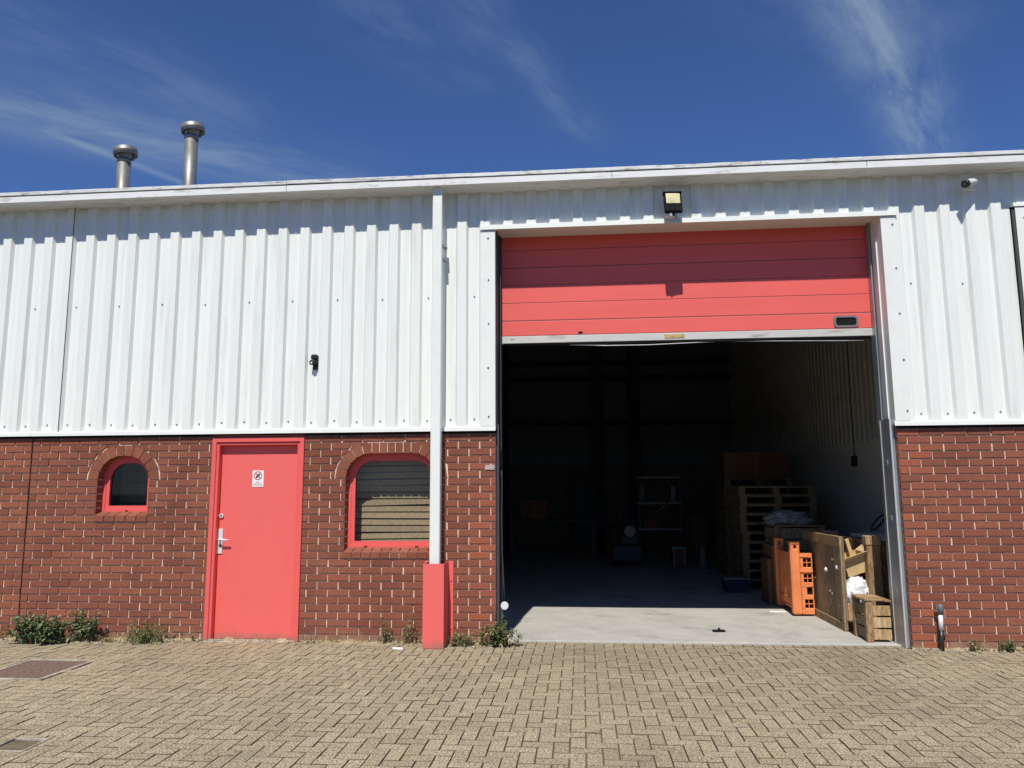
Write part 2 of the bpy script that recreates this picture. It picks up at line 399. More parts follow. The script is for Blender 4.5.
for i in range(-108, 108):
    for j in range(-46, 3):
        k = (i - j) % 4; x = i * u; y = j * u
        ins = OPX0 - .02 < x < OPX1 - .1
        top = .012 if not ins else .03
        if k == 0: place_block(x, x + 2 * u, y, y + u, top)
        elif k == 3: place_block(x, x + u, y, y + 2 * u, top)
x = OPX0 + .02
while x + u < OPX1 - .01:                                                  # header course along the slab
    block(g, x, x + u, .032, .135); x += u
tag(g.build('paving', [M['sand'], M['pave']]), 'buff block paving laid in a herringbone with dark joints', 'paving', kind='structure')

f = MB()
f.box(-5.9, 4.28, .15, 14.2, -.05, .006, 0)
f.box(OPX0, OPX1, .137, .19, -.04, .0095, 1)
tag(f.build('floor', [M['conc'], M['conc_edge']]), 'pale concrete workshop floor starting behind the paving', 'floor', kind='structure')

# ------------------------------------------------------------------ building
B = thing('industrial_unit', 'long industrial unit with white ribbed cladding over red brick and red doors', 'building', (0, 0, 0))
COURSE = .075; TOPZ = 2.1
def rrect_x(cx, hw, z, ztop, r):
    """half width of the arched opening at height z (top corners rounded by r)"""
    if z >= ztop: return 0
    if z <= ztop - r: return hw
    d = z - (ztop - r)
    return hw - r + math.sqrt(max(0, r * r - d * d))
WIN = [dict(cx=-4.89, hw=.29, z0=.855 + .45 - .005, zt=1.905, r=.255, ro=.375), dict(cx=-1.97, hw=.48, z0=.90, zt=1.905, r=.255, ro=.375)]
WIN[0]['z0'] = 1.275; WIN[1]['z0'] = .90
RING = .120
def wall_spans(zb, zt, xa, xb, holes):
    """list of (xb0, xt0, xb1, xt1) solid spans at a course, slanted at arched edges"""
    cuts = []
    for h in holes:
        if h['z0'] - .001 > zt - .02 or h['zt'] + RING < zb + .02: continue
        hb = rrect_x(h['cx'], h['hw'] + (RING if zb > h['zt'] - h['r'] - .01 else 0), zb, h['zt'] + RING, h['ro'])
        ht = rrect_x(h['cx'], h['hw'] + (RING if zb > h['zt'] - h['r'] - .01 else 0), min(zt, h['zt'] + RING - .001), h['zt'] + RING, h['ro'])
        cuts.append((h['cx'] - hb, h['cx'] - ht, h['cx'] + hb, h['cx'] + ht))
    cuts.sort(); out = []; l = (xa, xa)
    for c in cuts: out.append((l[0], l[1], c[0], c[1])); l = (c[2], c[3])
    out.append((l[0], l[1], xb, xb)); return out

def brick(mb, q, mi, jit=True):
    """q: four (x,z) corners bl, br, tr, tl; chamfered face at y=0"""
    cx = sum(p[0] for p in q) / 4; cz = sum(p[1] for p in q) / 4
    y = rng.gauss(0, .0012) if jit else 0; c = .0035
    tx = rng.gauss(0, .006); tz = rng.gauss(0, .012)
    Y = lambda p: y + (p[0] - cx) * tx + (p[1] - cz) * tz
    def ins(p):
        return (p[0] + (c if p[0] < cx else -c), p[1] + (c if p[1] < cz else -c))
    a = [(ins(p)[0], Y(p), ins(p)[1]) for p in q]
    b = [(p[0], Y(p) + .003, p[1]) for p in q]
    d = [(p[0], .03, p[1]) for p in q]
    mb.raw(a + b + d, [(0, 1, 2, 3)] + [(4 + k, 4 + (k + 1) % 4, (k + 1) % 4, k) for k in range(4)] + [(8 + k, 8 + (k + 1) % 4, 4 + (k + 1) % 4, 4 + k) for k in range(4)], mi)

def brick_wall(xa, xb, name, holes=(), main='brick', orange_edge=(), phase=0., label=None):
    mb = MB(); gj = .0052
    for k in range(28):
        zb, zt = k * COURSE, (k + 1) * COURSE
        for (b0, t0, b1, t1) in wall_spans(zb, zt, xa, xb, holes):
            if max(b1, t1) - min(b0, t0) < .02: continue
            mb.face([(b0, .0128, zb), (b1, .0128, zb), (t1, .0128, zt), (t0, .0128, zt)], 0)
            off = phase + (.1125 if k % 2 else 0)
            lo, hi = min(b0, t0), max(b1, t1)
            n0 = math.floor((lo - off) / .225)
            xs = []
            for n in range(n0, n0 + int((hi - lo) / .225) + 4):
                s, e = off + n * .225 + gj + .0012 + rng.gauss(0, .0015), off + (n + 1) * .225 - gj - .0012 + rng.gauss(0, .0015)
                if e < lo or s > hi: continue
                xs.append([s, e])
            for s, e in xs:
                bl = max(s, b0 + (0 if abs(b0 - xa) < .001 else gj)); tl = max(s, t0 + (0 if abs(t0 - xa) < .001 else gj))
                br = min(e, b1 - (0 if abs(b1 - xb) < .001 else gj)); trr = min(e, t1 - (0 if abs(t1 - xb) < .001 else gj))
                if br - bl < .02 and trr - tl < .02: continue
                if br - bl < .006: br = bl = (br + bl) / 2; br += .003; bl -= .003
                if trr - tl < .006: m_ = (trr + tl) / 2; trr = m_ + .003; tl = m_ - .003
                mi = 1
                for (ex, wd, pr) in orange_edge:
                    if abs((s + e) / 2 - ex) < wd and rng.random() < pr: mi = 2
                if rng.random() < .006: mi = 2
                brick(mb, [(bl, zb + gj), (br, zb + gj), (trr, zt - gj), (tl, zt - gj)], mi)
    # body behind the face
    if not holes: mb.box(xa + .001, xb - .001, .0145, .215, 0, TOPZ, 0)
    else:
        xs = [xa + .001]
        for h in sorted(holes, key=lambda h: h['cx']):
            mb.box(xs[-1], h['cx'] - h['hw'] - .001, .031, .215, 0, TOPZ, 0)
            mb.box(h['cx'] - h['hw'] - .001, h['cx'] + h['hw'] + .001, .031, .215, 0, h['z0'] - .03, 0)
            mb.box(h['cx'] - h['hw'] - .001, h['cx'] + h['hw'] + .001, .155, .215, h['zt'], TOPZ, 0)
            xs.append(h['cx'] + h['hw'] + .001)
        mb.box(xs[-1], xb - .001, .031, .215, 0, TOPZ, 0)
    o = mb.build(name, [M['mortar'], M[main], M['brick_orange']], B)
    if label: o['label'] = label
    return o
brick_wall(-10.2, -5.962, 'brick_wall', (), 'brick_far', (), .03, 'paler red brick wall beyond the movement joint')
brick_wall(-5.946, -3.912, 'brick_wall', (WIN[0],), 'brick', (), .10)
brick_wall(-2.90, OPX0, 'brick_wall', (WIN[1],), 'brick', [(OPX0 - .1, .16, .45)], .085)
brick_wall(OPX1, 7.6, 'brick_wall', (), 'brick', [(OPX1 + .1, .17, .55)], .055)
j = MB(); j.box(-5.9615, -5.9465, .012, .06, 0, TOPZ); j.build('movement_joint', M['rubber_and_recess'], B)
j = MB(); j.box(-3.95, -2.86, .022, .21, 2.085, TOPZ); j.box(-3.911, -2.901, .0, .02, 2.084, 2.112); j.build('door_head_brick', M['brick'], B)

def arch_path(h, n_arc=24):
    """intrados points from left springing round to the right springing, with outward normals"""
    pts = []; cx, hw, zt, r = h['cx'], h['hw'], h['zt'], h['r']; zs = zt - r
    for i in range(n_arc + 1):
        a = math.pi - (math.pi / 2) * i / n_arc
        pts.append((cx - hw + r + r * math.cos(a), zs + r * math.sin(a), math.cos(a), math.sin(a)))
    for i in range(n_arc + 1):
        a = math.pi / 2 - (math.pi / 2) * i / n_arc
        pts.append((cx + hw - r + r * math.cos(a), zs + r * math.sin(a), math.cos(a), math.sin(a)))
    return pts
def resample(pts, n):
    L = [0]
    for a, b in zip(pts, pts[1:]): L.append(L[-1] + math.hypot(b[0] - a[0], b[1] - a[1]))
    out = []
    for k in range(n + 1):
        s = L[-1] * k / n; i = 0
        while i < len(L) - 2 and L[i + 1] < s: i += 1
        t = (s - L[i]) / max(1e-9, L[i + 1] - L[i]); a, b = pts[i], pts[i + 1]
        nx, nz = a[2] + (b[2] - a[2]) * t, a[3] + (b[3] - a[3]) * t; q = math.hypot(nx, nz)
        out.append((a[0] + (b[0] - a[0]) * t, a[1] + (b[1] - a[1]) * t, nx / q, nz / q))
    return out, L[-1]

def window(h, nm_label, sill_n):
    W = bpy.data.objects.new('window', None); col.objects.link(W); W.parent = B; W.location = (h['cx'], 0, h['z0']); W['label'] = nm_label
    cx, hw, z0, zt, r = h['cx'], h['hw'], h['z0'], h['zt'], h['r']
    path = arch_path(h)
    # voussoirs
    mb = MB(); _, L = resample(path, 4); n = max(6, round(L / .083)); rs, _ = resample(path, n * 4)
    for k in range(n):
        a, b = rs[k * 4], rs[k * 4 + 4]; g2 = .0055
        tx, tz = b[0] - a[0], b[1] - a[1]; q = math.hypot(tx, tz); tx /= q; tz /= q
        ia = (a[0] + tx * g2, a[1] + tz * g2); ib = (b[0] - tx * g2, b[1] - tz * g2)
        oa = (a[0] + a[2] * (RING - .008) + tx * g2, a[1] + a[3] * (RING - .008) + tz * g2)
        ob = (b[0] + b[2] * (RING - .008) - tx * g2, b[1] + b[3] * (RING - .008) - tz * g2)
        y = rng.gauss(-.001, .001)
        mb.hexa([(ia[0], .148, ia[1]), (ib[0], .148, ib[1]), (ob[0], .148, ob[1]), (oa[0], .148, oa[1])][::-1],
                [(ia[0], y, ia[1]), (ib[0], y, ib[1]), (ob[0], y, ob[1]), (oa[0], y, oa[1])][::-1], 0)
    fine, _ = resample(path, 60)
    for a, b in zip(fine, fine[1:]):
        p = lambda s, e, y: (s[0] + s[2] * e, y, s[1] + s[3] * e)
        mb.face([p(a, .010, .0095), p(b, .010, .0095), p(b, RING + .008, .0095), p(a, RING + .008, .0095)][::-1], 1)
        mb.face([p(a, .010, .0095), p(a, .010, .15), p(b, .010, .15), p(b, .010, .0095)], 1)
    # straight jambs: alternating brick ends
    for s in (-1, 1):
        x = cx + s * hw
        k0 = int(z0 / COURSE)
        for k in range(k0, 29):
            zb = max(k * COURSE + .005, z0 - .03); zt2 = min((k + 1) * COURSE - .005, zt - r)
            if zt2 - zb > .01: mb.box(min(x, x + s * .028), max(x, x + s * .028), .004, .148, zb, zt2, 0)
        mb.face([(x + s * .004, .005, z0 - .03), (x + s * .004, .150, z0 - .03), (x + s * .004, .150, zt - r), (x + s * .004, .005, zt - r)], 1)
    mb.build('brick_arch', [M['brick'], M['mortar']], W)
    # sill of sloping brick headers
    mb = MB(); sw = (2 * hw + .02) / sill_n
    for k in range(sill_n):
        xa = cx - hw - .01 + k * sw + .005; xb = xa + sw - .010
        mb.hexa([(xa, -.012, z0 - .065), (xb, -.012, z0 - .065), (xb, .125, z0 - .065), (xa, .125, z0 - .065)],
                [(xa, -.014, z0 - .006 + rng.gauss(0, .001)), (xb, -.014, z0 - .006), (xb, .125, z0 + .042), (xa, .125, z0 + .042)], 0)
    mb.box(cx - hw - .005, cx + hw + .005, .002, .1, z0 - .066, z0 - .016, 1)
    mb.build('sill', [M['brick'], M['mortar']], W)
    # frame: outer strip and inner sash, both following the arch
    mb = MB()
    def ring(d0, d1, y0, y1, zb0, zb1):
        P = arch_path(h, 14)
        o = [(cx - hw + d0, zb0)] + [(p[0] - p[2] * d0, p[1] - p[3] * d0) for p in P] + [(cx + hw - d0, zb0)]
        i_ = [(cx - hw + d1, zb1)] + [(p[0] - p[2] * d1, p[1] - p[3] * d1) for p in P] + [(cx + hw - d1, zb1)]
        n = len(o)
        for k in range(n):
            k2 = (k + 1) % n
            mb.face([(o[k][0], y0, o[k][1]), (o[k2][0], y0, o[k2][1]), (i_[k2][0], y0, i_[k2][1]), (i_[k][0], y0, i_[k][1])][::-1])
            mb.face([(i_[k][0], y0, i_[k][1]), (i_[k2][0], y0, i_[k2][1]), (i_[k2][0], y1, i_[k2][1]), (i_[k][0], y1, i_[k][1])][::-1])
    ring(-.012, .036, .104, .114, z0 + .018, z0 + .060)
    ring(.034, .074, .112, .140, z0 + .058, z0 + .098)
    for xx in ([cx] if hw < .35 else [cx - .28, cx + .26]):
        mb.box(xx - .016, xx + .016, .100, .1045, z0 + .036, z0 + .049, 1)
    mb.build('frame', [M['redframe'], M['black']], W)
    mb = MB(); P = arch_path(h, 14); d = .07
    poly = [(cx - hw + d, .136, z0 + .093)] + [(p[0] - p[2] * d, .136, p[1] - p[3] * d) for p in P] + [(cx + hw - d, .136, z0 + .093)]
    mb.face(poly[::-1]); mb.build('pane', M['glass'], W)
    return W
window(WIN[0], 'small arched window with a red frame in the brick wall', 5)
window(WIN[1], 'wide round-cornered window with red frame beside the downpipe', 10)

# slatted blinds behind both windows
def blind(x0, x1, z0, z1, y, n, label):
    mb = MB(); hh = (z1 - z0) / n
    for k in range(n):
        t = rng.gauss(0, .007)
        za = z0 + k * hh + .004; zb = za + hh - (.016 if k % 2 else .009)
        mb.hexa([(x0, y, za - t), (x1, y, za + t), (x1, y + .012, za + t), (x0, y + .012, za - t)],
                [(x0, y + .01, zb - t), (x1, y + .01, zb + t), (x1, y + .016, zb + t), (x0, y + .016, zb - t)])
    mb.box(x0, x1, y + .03, y + .034, z0 - .05, z1 + .04, 1)
    for xx in (x0 + .2, x1 - .2): mb.tube([(xx, y - .002, z0), (xx, y - .002, z1)], .0015, 4, 1)
    tag(mb.build('window_blind', [M['blind'], M['innerdark']]), label, 'blind')
blind(-2.62, -1.30, .80, 2.0, .31, 17, 'beige slatted blind hanging behind the wide window')
blind(-5.3, -4.45, 1.15, 2.0, .62, 7, 'dark slatted blind deep behind the small arched window')

# ------------------------------------------------------------------ entrance door
ED = bpy.data.objects.new('entrance_door', None); col.objects.link(ED); ED.parent = B; ED.location = (-3.405, 0, 0)
mb = MB()
for (a, b, y0, y1, zt) in ((-3.909, -3.862, -.012, .09, 2.085), (-3.864, -3.834, .004, .10, 2.03)):
    c, d = -6.81 - b + 0.0, -6.81 - a
    c = -2.903 - (b + 3.909); d = -2.903 - (a + 3.909)
    mb.box(a, b, y0, y1, 0, zt, 0, .004); mb.box(c, d, y0, y1, 0, zt, 0, .004)
mb.box(-3.8625, -2.9495, -.0115, .09, 2.036, 2.0845, 0, .004); mb.box(-3.8355, -2.9765, .0045, .10, 2.005, 2.034, 0, .004)
mb.build('frame', M['redframe'], ED)
mb = MB(); mb.box(-3.8325, -2.9795, .074, .10, .008, 2.003, 0, .003); leaf = mb.build('door_leaf', M['red'], ED)
mb = MB(); mb.box(-3.812, -3.764, .046, .0575, .87, 1.128, 0, .006)
mb.tube([(-3.788, .05, 1.018), (-3.788, .005, 1.018), (-3.775, -.003, 1.018), (-3.745, -.004, 1.018), (-3.675, -.002, 1.014)], [.011, .010, .010, .009, .008], 12)
mb.tube([(-3.788, .052, .955), (-3.788, .038, .955)], .012, 12, 1)
mb.v = [(x - .018, y + .016, z) for x, y, z in mb.v]; mb.build('handle', [M['chrome'], M['black']], ED)
mb = MB(); mb.tube([(-3.788, .057, 1.265), (-3.788, .04, 1.265)], .022, 18, 0); mb.tube([(-3.788, .041, 1.265), (-3.788, .037, 1.265)], .009, 12, 1)
mb.v = [(x - .018, y + .016, z) for x, y, z in mb.v]; mb.build('lock', [M['chrome'], M['black']], ED)
mb = MB(); mb.box(-3.90, -2.91, -.06, .12, -.028, .004, 0, .003); mb.build('threshold', M['cover_frame'], ED)
mb = MB(); mb.box(-3.91, -2.90, .101, .215, 0, 2.085); mb.build('door_backing', M['innerdark'], ED)

# no smoking sign on the door
sg = thing('no_smoking_sign', 'small white no smoking notice fixed to the red entrance door', 'sign', (-3.425, .0735, 1.565))
sx, sz, sy = -3.425, 1.6525, .0725
mb = MB(); mb.box(-.0625 + sx, .0625 + sx, sy - .002, .0735, 1.566, 1.739, 0, .001); mb.build('plate', M['signwhite'], sg)
mb = MB(); cz = 1.684; n = 36
for k in range(n):
    a, b = 2 * math.pi * k / n, 2 * math.pi * (k + 1) / n
    mb.face([(sx + rr_ * math.cos(t), sy - .0035, cz + rr_ * math.sin(t)) for rr_, t in ((.037, a), (.037, b), (.046, b), (.046, a))][::-1], 0)
for s, c, l, h_, mi in ((-1, (0, 0), .040, .006, 0), (1, (0, .0), .030, .0085, 1), ):
    ca, sa = math.cos(R(45)), math.sin(R(45)) * s
    P = [(-l, -h_), (l, -h_), (l, h_), (-l, h_)]
    mb.face([(sx + x_ * ca - z_ * sa, sy - (.0045 if mi == 0 else .0055), cz + x_ * sa + z_ * ca) for x_, z_ in P], mi)
mb.build('no_smoking_symbol', [M['signred'], M['signink']], sg)
def text(name, body, size, loc, mat, parent):
    cu = bpy.data.curves.new(name, 'FONT'); cu.body = body; cu.size = size; cu.align_x = 'CENTER'; cu.align_y = 'CENTER'; cu.extrude = .0004
    o = bpy.data.objects.new(name, cu); col.objects.link(o)
    dg = bpy.context.evaluated_depsgraph_get(); me = bpy.data.meshes.new_from_object(o.evaluated_get(dg))
    bpy.data.objects.remove(o); bpy.data.curves.remove(cu)
    o = bpy.data.objects.new(name, me); col.objects.link(o); me.materials.clear(); me.materials.append(mat)
    o.parent = parent; o.rotation_euler = (R(90), 0, 0); o.location = Vector(loc) - parent.location
    return o
text('lettering', 'NO\nSMOKING', .023, (sx, sy - .003, 1.601), M['signred'], sg)

# ------------------------------------------------------------------ cladding
PITCH_ = .2478; CR = -1.181                                                 # right crown edge of one rib
YV, YC = .010, -.030
def clad(xa, xb, z0, z1, name='wall_cladding', screws=True, dy=0, label=None):
    prof = []
    n0 = math.floor((xa - CR) / PITCH_) - 1; n1 = math.ceil((xb - CR) / PITCH_) + 1
    for n in range(n0, n1 + 1):
        x = CR + n * PITCH_
        prof += [(x - .115, YV), (x - .095, YC), (x - .060, YC), (x - .055, YC + .0022), (x - .040, YC + .0022), (x - .035, YC), (x, YC), (x + .020, YV),
                 (x + .062, YV), (x + .066, YV - .002), (x + .082, YV - .002), (x + .086, YV)]
    out = []
    for (a, b) in zip(prof, prof[1:]):
        if b[0] <= xa or a[0] >= xb: continue
        def cut(x): t = (x - a[0]) / (b[0] - a[0]); return (x, a[1] + (b[1] - a[1]) * t)
        p = a if a[0] >= xa else cut(xa); q = b if b[0] <= xb else cut(xb)
        if not out: out.append(p)
        out.append(q)
    mb = MB()
    vs = [(x, y + dy, z) for z in (z0, z1) for x, y in out]; n = len(out)
    mb.raw(vs, [(k, k + 1, n + k + 1, n + k) for k in range(n - 1)], 0)
    if screws:
        for n_ in range(n0, n1 + 1):
            x = CR + n_ * PITCH_ + .078 + rng.gauss(0, .004)
            if xa + .04 < x < xb - .04:
                for z in (z0 + .075, (z0 + z1) / 2 + .1 if z1 - z0 > 1 else None):
                    if z is None or (z > 3 and n_ % 2): continue
                    zz_ = z + rng.gauss(0, .006)
                    mb.tube([(x, YV + dy + .002, zz_), (x, YV + dy - .007, zz_)], .009, 8, 1)
    o = mb.build(name, [M['clad'], M['screw']], B)
    if label: o['label'] = label
    return o
ZC = 2.168; ZT = 4.74
clad(-10.2, -5.632, ZC, ZT)
clad(-5.652, -.99, ZC, ZT, dy=-.003)
j = MB(); j.box(-5.650, -5.641, -.036, .012, ZC, ZT); j.build('sheet_joint', M['seam_and_shade'], B)  # dark strip along the sheet lap paints in its shadow line
clad(-.99, 3.215, 4.296, ZT, screws=False)
clad(3.215, 4.372, ZC, ZT)
clad(4.372, 7.6, 4.33, ZT, screws=False)
clad(4.70, 7.6, ZC, 4.33)
mb = MB(); mb.box(-10.2, -.995, .20, .215, 2.1, 4.9); mb.box(3.23, 7.6, .20, .215, 2.1, 4.9); mb.box(-.995, 3.23, .37, .385, 4.33, 4.9)
mb.build('light_block_liner', M['innerdark'], B)  # unseen sheets added behind the cladding to block light

# base flashing: drip profile
def extr(mb, prof, xa, xb, mi=0, closed=False):
    n = len(prof); vs = [(x, y, z) for x in (xa, xb) for y, z in prof]
    fs = [(k, (k + 1) % n, n + (k + 1) % n, n + k) for k in range(n if closed else n - 1)]
    if closed: fs += [tuple(range(n))[::-1], tuple(range(n, 2 * n))]
    mb.raw(vs, fs, mi)
drip = [(.01, 2.172), (-.036, 2.168), (-.043, 2.162), (-.045, 2.124), (-.038, 2.123), (-.035, 2.137), (.01, 2.142)]
for (a, b) in ((-10.2, -5.956), (-5.952, -3.0), (-2.997, OPX0 + .004), (OPX1 - .032, 7.6)):
    mb = MB(); extr(mb, drip, a, b, 0, True); mb.build('base_flashing', M['trim'], B)
mb = MB(); mb.box(-10.2, OPX0, .004, .02, 2.1, 2.138); mb.box(OPX1, 7.6, .004, .02, 2.1, 2.138); mb.build('packing_strip', M['rubber_and_recess'], B)

# opening surround
mb = MB()
def panel(x0, x1, z0, z1, y):
    mb.box(x0, x1, y, y + .006, z0, z1, 0, .001)
def surround(x0, x1, sx_):
    global mb
    mb = MB(); panel(x0, x1, ZC + .002, 4.268, -.0405); x = sx_
    for z in (2.27, 2.78, 3.25, 3.72, 4.18):
        mb.tube([(x + rng.gauss(0, .006), -.038, z), (x, -.047, z)], .009, 8, 1)
    mb.build('door_surround', [M['trim'], M['screw']], B)
surround(-1.025, -.872, -.94); surround(3.088, 3.238, 3.205)
mb = MB(); extr(mb, [(.01, 4.325), (-.050, 4.322), (-.056, 4.318), (-.058, 4.270), (-.052, 4.270), (-.050, 4.300), (.01, 4.304)], -1.03, 3.248, 0, True)
mb.build('lintel_flashing', M['trim'], B)
mb = MB()
mb.box(-.878, 3.096, -.034, .36, 4.302, 4.310); mb.box(-.8795, -.872, -.034, .36, ZC, 4.3015); mb.box(3.088, 3.095, -.034, .36, ZC, 4.3015)
mb.box(3.076, 3.0885, .10, .112, 2.2, 4.1); mb.build('door_reveal', M['trim'], B)
# neighbour's surround at the right
mb = MB(); panel(4.392, 4.70, ZC + .002, 4.312, -.050); mb.tube([(4.47, -.047, 4.2), (4.47, -.057, 4.2)], .009, 8, 1); mb.tube([(4.47, -.047, 3.3), (4.47, -.057, 3.3)], .009, 8, 1)
mb.box(4.375, 4.3915, -.036, -.010, ZC, 4.30, 2); mb.build('door_surround', [M['trim'], M['screw'], M['seam_and_shade']], B)  # black strip stands in for the shadow inside the trim gap
mb = MB(); extr(mb, [(.01, 4.365), (-.050, 4.358), (-.058, 4.352), (-.060, 4.318), (-.052, 4.318), (.01, 4.335)], 4.375, 7.6, 0, True); mb.build('lintel_flashing', M['trim'], B)

# eaves: soffit, gutter, roof edge
mb = MB(); mb.hexa([(-10.2, -.248, 4.706), (7.6, -.248, 4.706), (7.6, .02, 4.700), (-10.2, .02, 4.700)], [(-10.2, -.248, 4.718), (7.6, -.248, 4.718), (7.6, .02, 4.712), (-10.2, .02, 4.712)]); mb.build('soffit', M['gutter'], B)
mb = MB(); x = -10.2
joints = [-10.2, -6.6, -3.1, .37, 2.91, 5.6, 7.6]
for a, b in zip(joints, joints[1:]):
    mb.box(a + .002, b - .002, -.260, -.2485, 4.700, 4.768, 0, .002)
    mb.box(a + .002, b - .002, -.251, -.21, 4.769, 4.786, 1)
mb.build('gutter', [M['gutter'], M['seam_and_shade']], B)
mb = MB()
for a, b in zip(joints, joints[1:]):
    m_ = a
    while m_ < b - .01:
        e = min(b, m_ + .5); dz = rng.gauss(0, .0016)
        mb.box(m_ + .0005, e - .0005, -.266 + dz, -.14, 4.781 + dz, 4.820 + dz, 0, .003); m_ = e
mb.build('roof_edge', M['lip'], B)
mb = MB(); th = math.tan(R(6))
mb.hexa([(-10.2, -.2, 4.78), (7.6, -.2, 4.78), (7.6, 14.3, 4.78 + 14.5 * th), (-10.2, 14.3, 4.78 + 14.5 * th)],
        [(-10.2, -.2, 4.80), (7.6, -.2, 4.80), (7.6, 14.3, 4.80 + 14.5 * th), (-10.2, 14.3, 4.80 + 14.5 * th)], 0)
mb.build('roof', M['roof'], B)

# ------------------------------------------------------------------ overhead sectional door
SDr = bpy.data.objects.new('overhead_door', None); col.objects.link(SDr); SDr.parent = B; SDr.location = (1.1, .325, 3.1); SDr['label'] = 'red sectional overhead door raised three quarters open'
X0, X1 = -.838, 3.062
CY = .075
def dpanel(z0, z1, grooves):
    mb = MB(); zs = [z0 + .003] + [q for gz in grooves for q in (gz - .006, gz, gz + .006)] + [z1 - .003]
    ys = [.252] + [q for _ in grooves for q in (.25, .2545, .25)] + [.252]
    pts = [(.254, z0 + .002)] + [(.25, z0 + .008)] + [(y, z) for y, z in zip(ys[1:-1], zs[1:-1])] + [(.25, z1 - .008), (.254, z1 - .002), (.29, z1 - .002), (.29, z0 + .002)]
    extr(mb, pts, X0, X1, 0, True); mb.v = [(x, y + CY, z) for x, y, z in mb.v]; return mb.build('panel', M['curtain'], SDr)
dpanel(3.182, 3.350, []); dpanel(3.350, 3.950, [3.55, 3.752]); dpanel(3.950, 4.55, [4.15, 4.35])
mb = MB(); mb.box(X0, X1, .253, .286, 3.18, 4.3, 0); mb.v = [(x, y + CY, z) for x, y, z in mb.v]; mb.build('panel_core', M['seam_and_shade'], SDr)
mb = MB(); mb.box(X0 - .012, X1 + .005, .242, .30, 3.100, 3.180, 0, .004)
for x in (-.73, -.705): mb.tube([(x, .243, 3.145), (x, .2405, 3.145)], .007, 8, 1)
mb.v = [(x, y + CY, z) for x, y, z in mb.v]; mb.build('bottom_rail', [M['rail'], M['black']], SDr)
mb = MB(); mb.box(.915, 1.125, .2365, .243, 3.122, 3.162, 0, .002); mb.v = [(x, y + CY, z) for x, y, z in mb.v]; mb.build('maker_tag', M['tag'], SDr)
mb = MB(); pts = []
for i in range(30):
    t = i / 29; x = X0 + .02 + (X1 - X0 - .04) * t; z = 3.092 - .006 * math.sin(t * math.pi) + .002 * math.sin(t * 17)
    pts.append((x, .268, z))
mb.tube(pts, .017, 8, 0)
mb.tube([(-.1, .262, 3.075), (.3, .26, 3.058), (.75, .26, 3.056), (1.1, .26, 3.066), (1.5, .262, 3.078), (2.1, .262, 3.068), (2.8, .262, 3.055), (2.98, .262, 3.052)], .0055, 6, 1)
mb.v = [(x, y + CY, z) for x, y, z in mb.v]; mb.build('bottom_seal', [M['rubber_and_recess'], M['galv']], SDr)
mb = MB()                                                                   # recessed pull handle
def stadium(cx, cz, hx, hz, r, n=8):
    P = []
    for (sx_, sz_, a0) in ((1, 1, 0), (-1, 1, 90), (-1, -1, 180), (1, -1, 270)):
        for k in range(n + 1):
            a = R(a0 + 90 * k / n); P.append((cx + sx_ * (hx - r) + r * math.cos(a), cz + sz_ * (hz - r) + r * math.sin(a)))
    return P
A = stadium(2.805, 3.258, .125, .062, .035); Bq = stadium(2.805, 3.258, .103, .042, .025); n = len(A)
mb.raw([(x, .238, z) for x, z in A] + [(x, .238, z) for x, z in Bq] + [(x, .2495, z) for x, z in A] + [(x, .247, z) for x, z in Bq],
       [(k, (k + 1) % n, n + (k + 1) % n, n + k) for k in range(n)] + [(k, (k + 1) % n, 2 * n + (k + 1) % n, 2 * n + k) for k in range(n)] + [(n + k, n + (k + 1) % n, 3 * n + (k + 1) % n, 3 * n + k) for k in range(n)], 0)
mb.face([(x, .2465, z) for x, z in Bq][::-1], 1)
mb.v = [(x, y + CY, z) for x, y, z in mb.v]; mb.build('handle', [M['grey_plastic'], M['rubber_and_recess']], SDr)
mb = MB()
for k in range(9):
    mb.box(.02 + k * .004 - .03, .03 + k * .004 - .02, .2495, .2499, 3.19 + rng.random() * .02, 3.20 + rng.random() * .02)
mb.v = [(x, y + CY, z) for x, y, z in mb.v]; mb.build('scuff_mark', M['black'], SDr)
# tracks
mb = MB()
mb.box(3.056, 3.062, .045, .34, 0, 2.20, 0); mb.box(3.056, 3.098, .040, .0455, 0, 2.20, 0); mb.box(3.060, 3.072, .0375, .0405, 0, 2.2, 1)
mb.box(3.050, 3.0555, .26, .27, 0, 2.2, 1); mb.box(3.064, 3.074, .24, .36, 2.2, 4.3, 0)
for z in (.5, 1.2, 1.75): mb.box(3.050, 3.0562, .14, .18, z, z + .05, 0)
mb.build('door_track', [M['galv'], M['rail']], B)
mb = MB()
mb.box(-.868, -.862, .06, .36, 0, 4.29, 0); mb.box(-.872, -.846, .055, .0605, 0, 2.2, 0); mb.box(-.862, -.840, .24, .36, 0, 4.29, 0)
mb.tube([(-.835, .17, 1.72), (-.826, .165, 1.66), (-.832, .165, 1.2), (-.828, .165, .9), (-.812, .165, .55), (-.80, .165, .36)], .006, 6, 0)
mb.build('door_track', M['innersteel'], B)

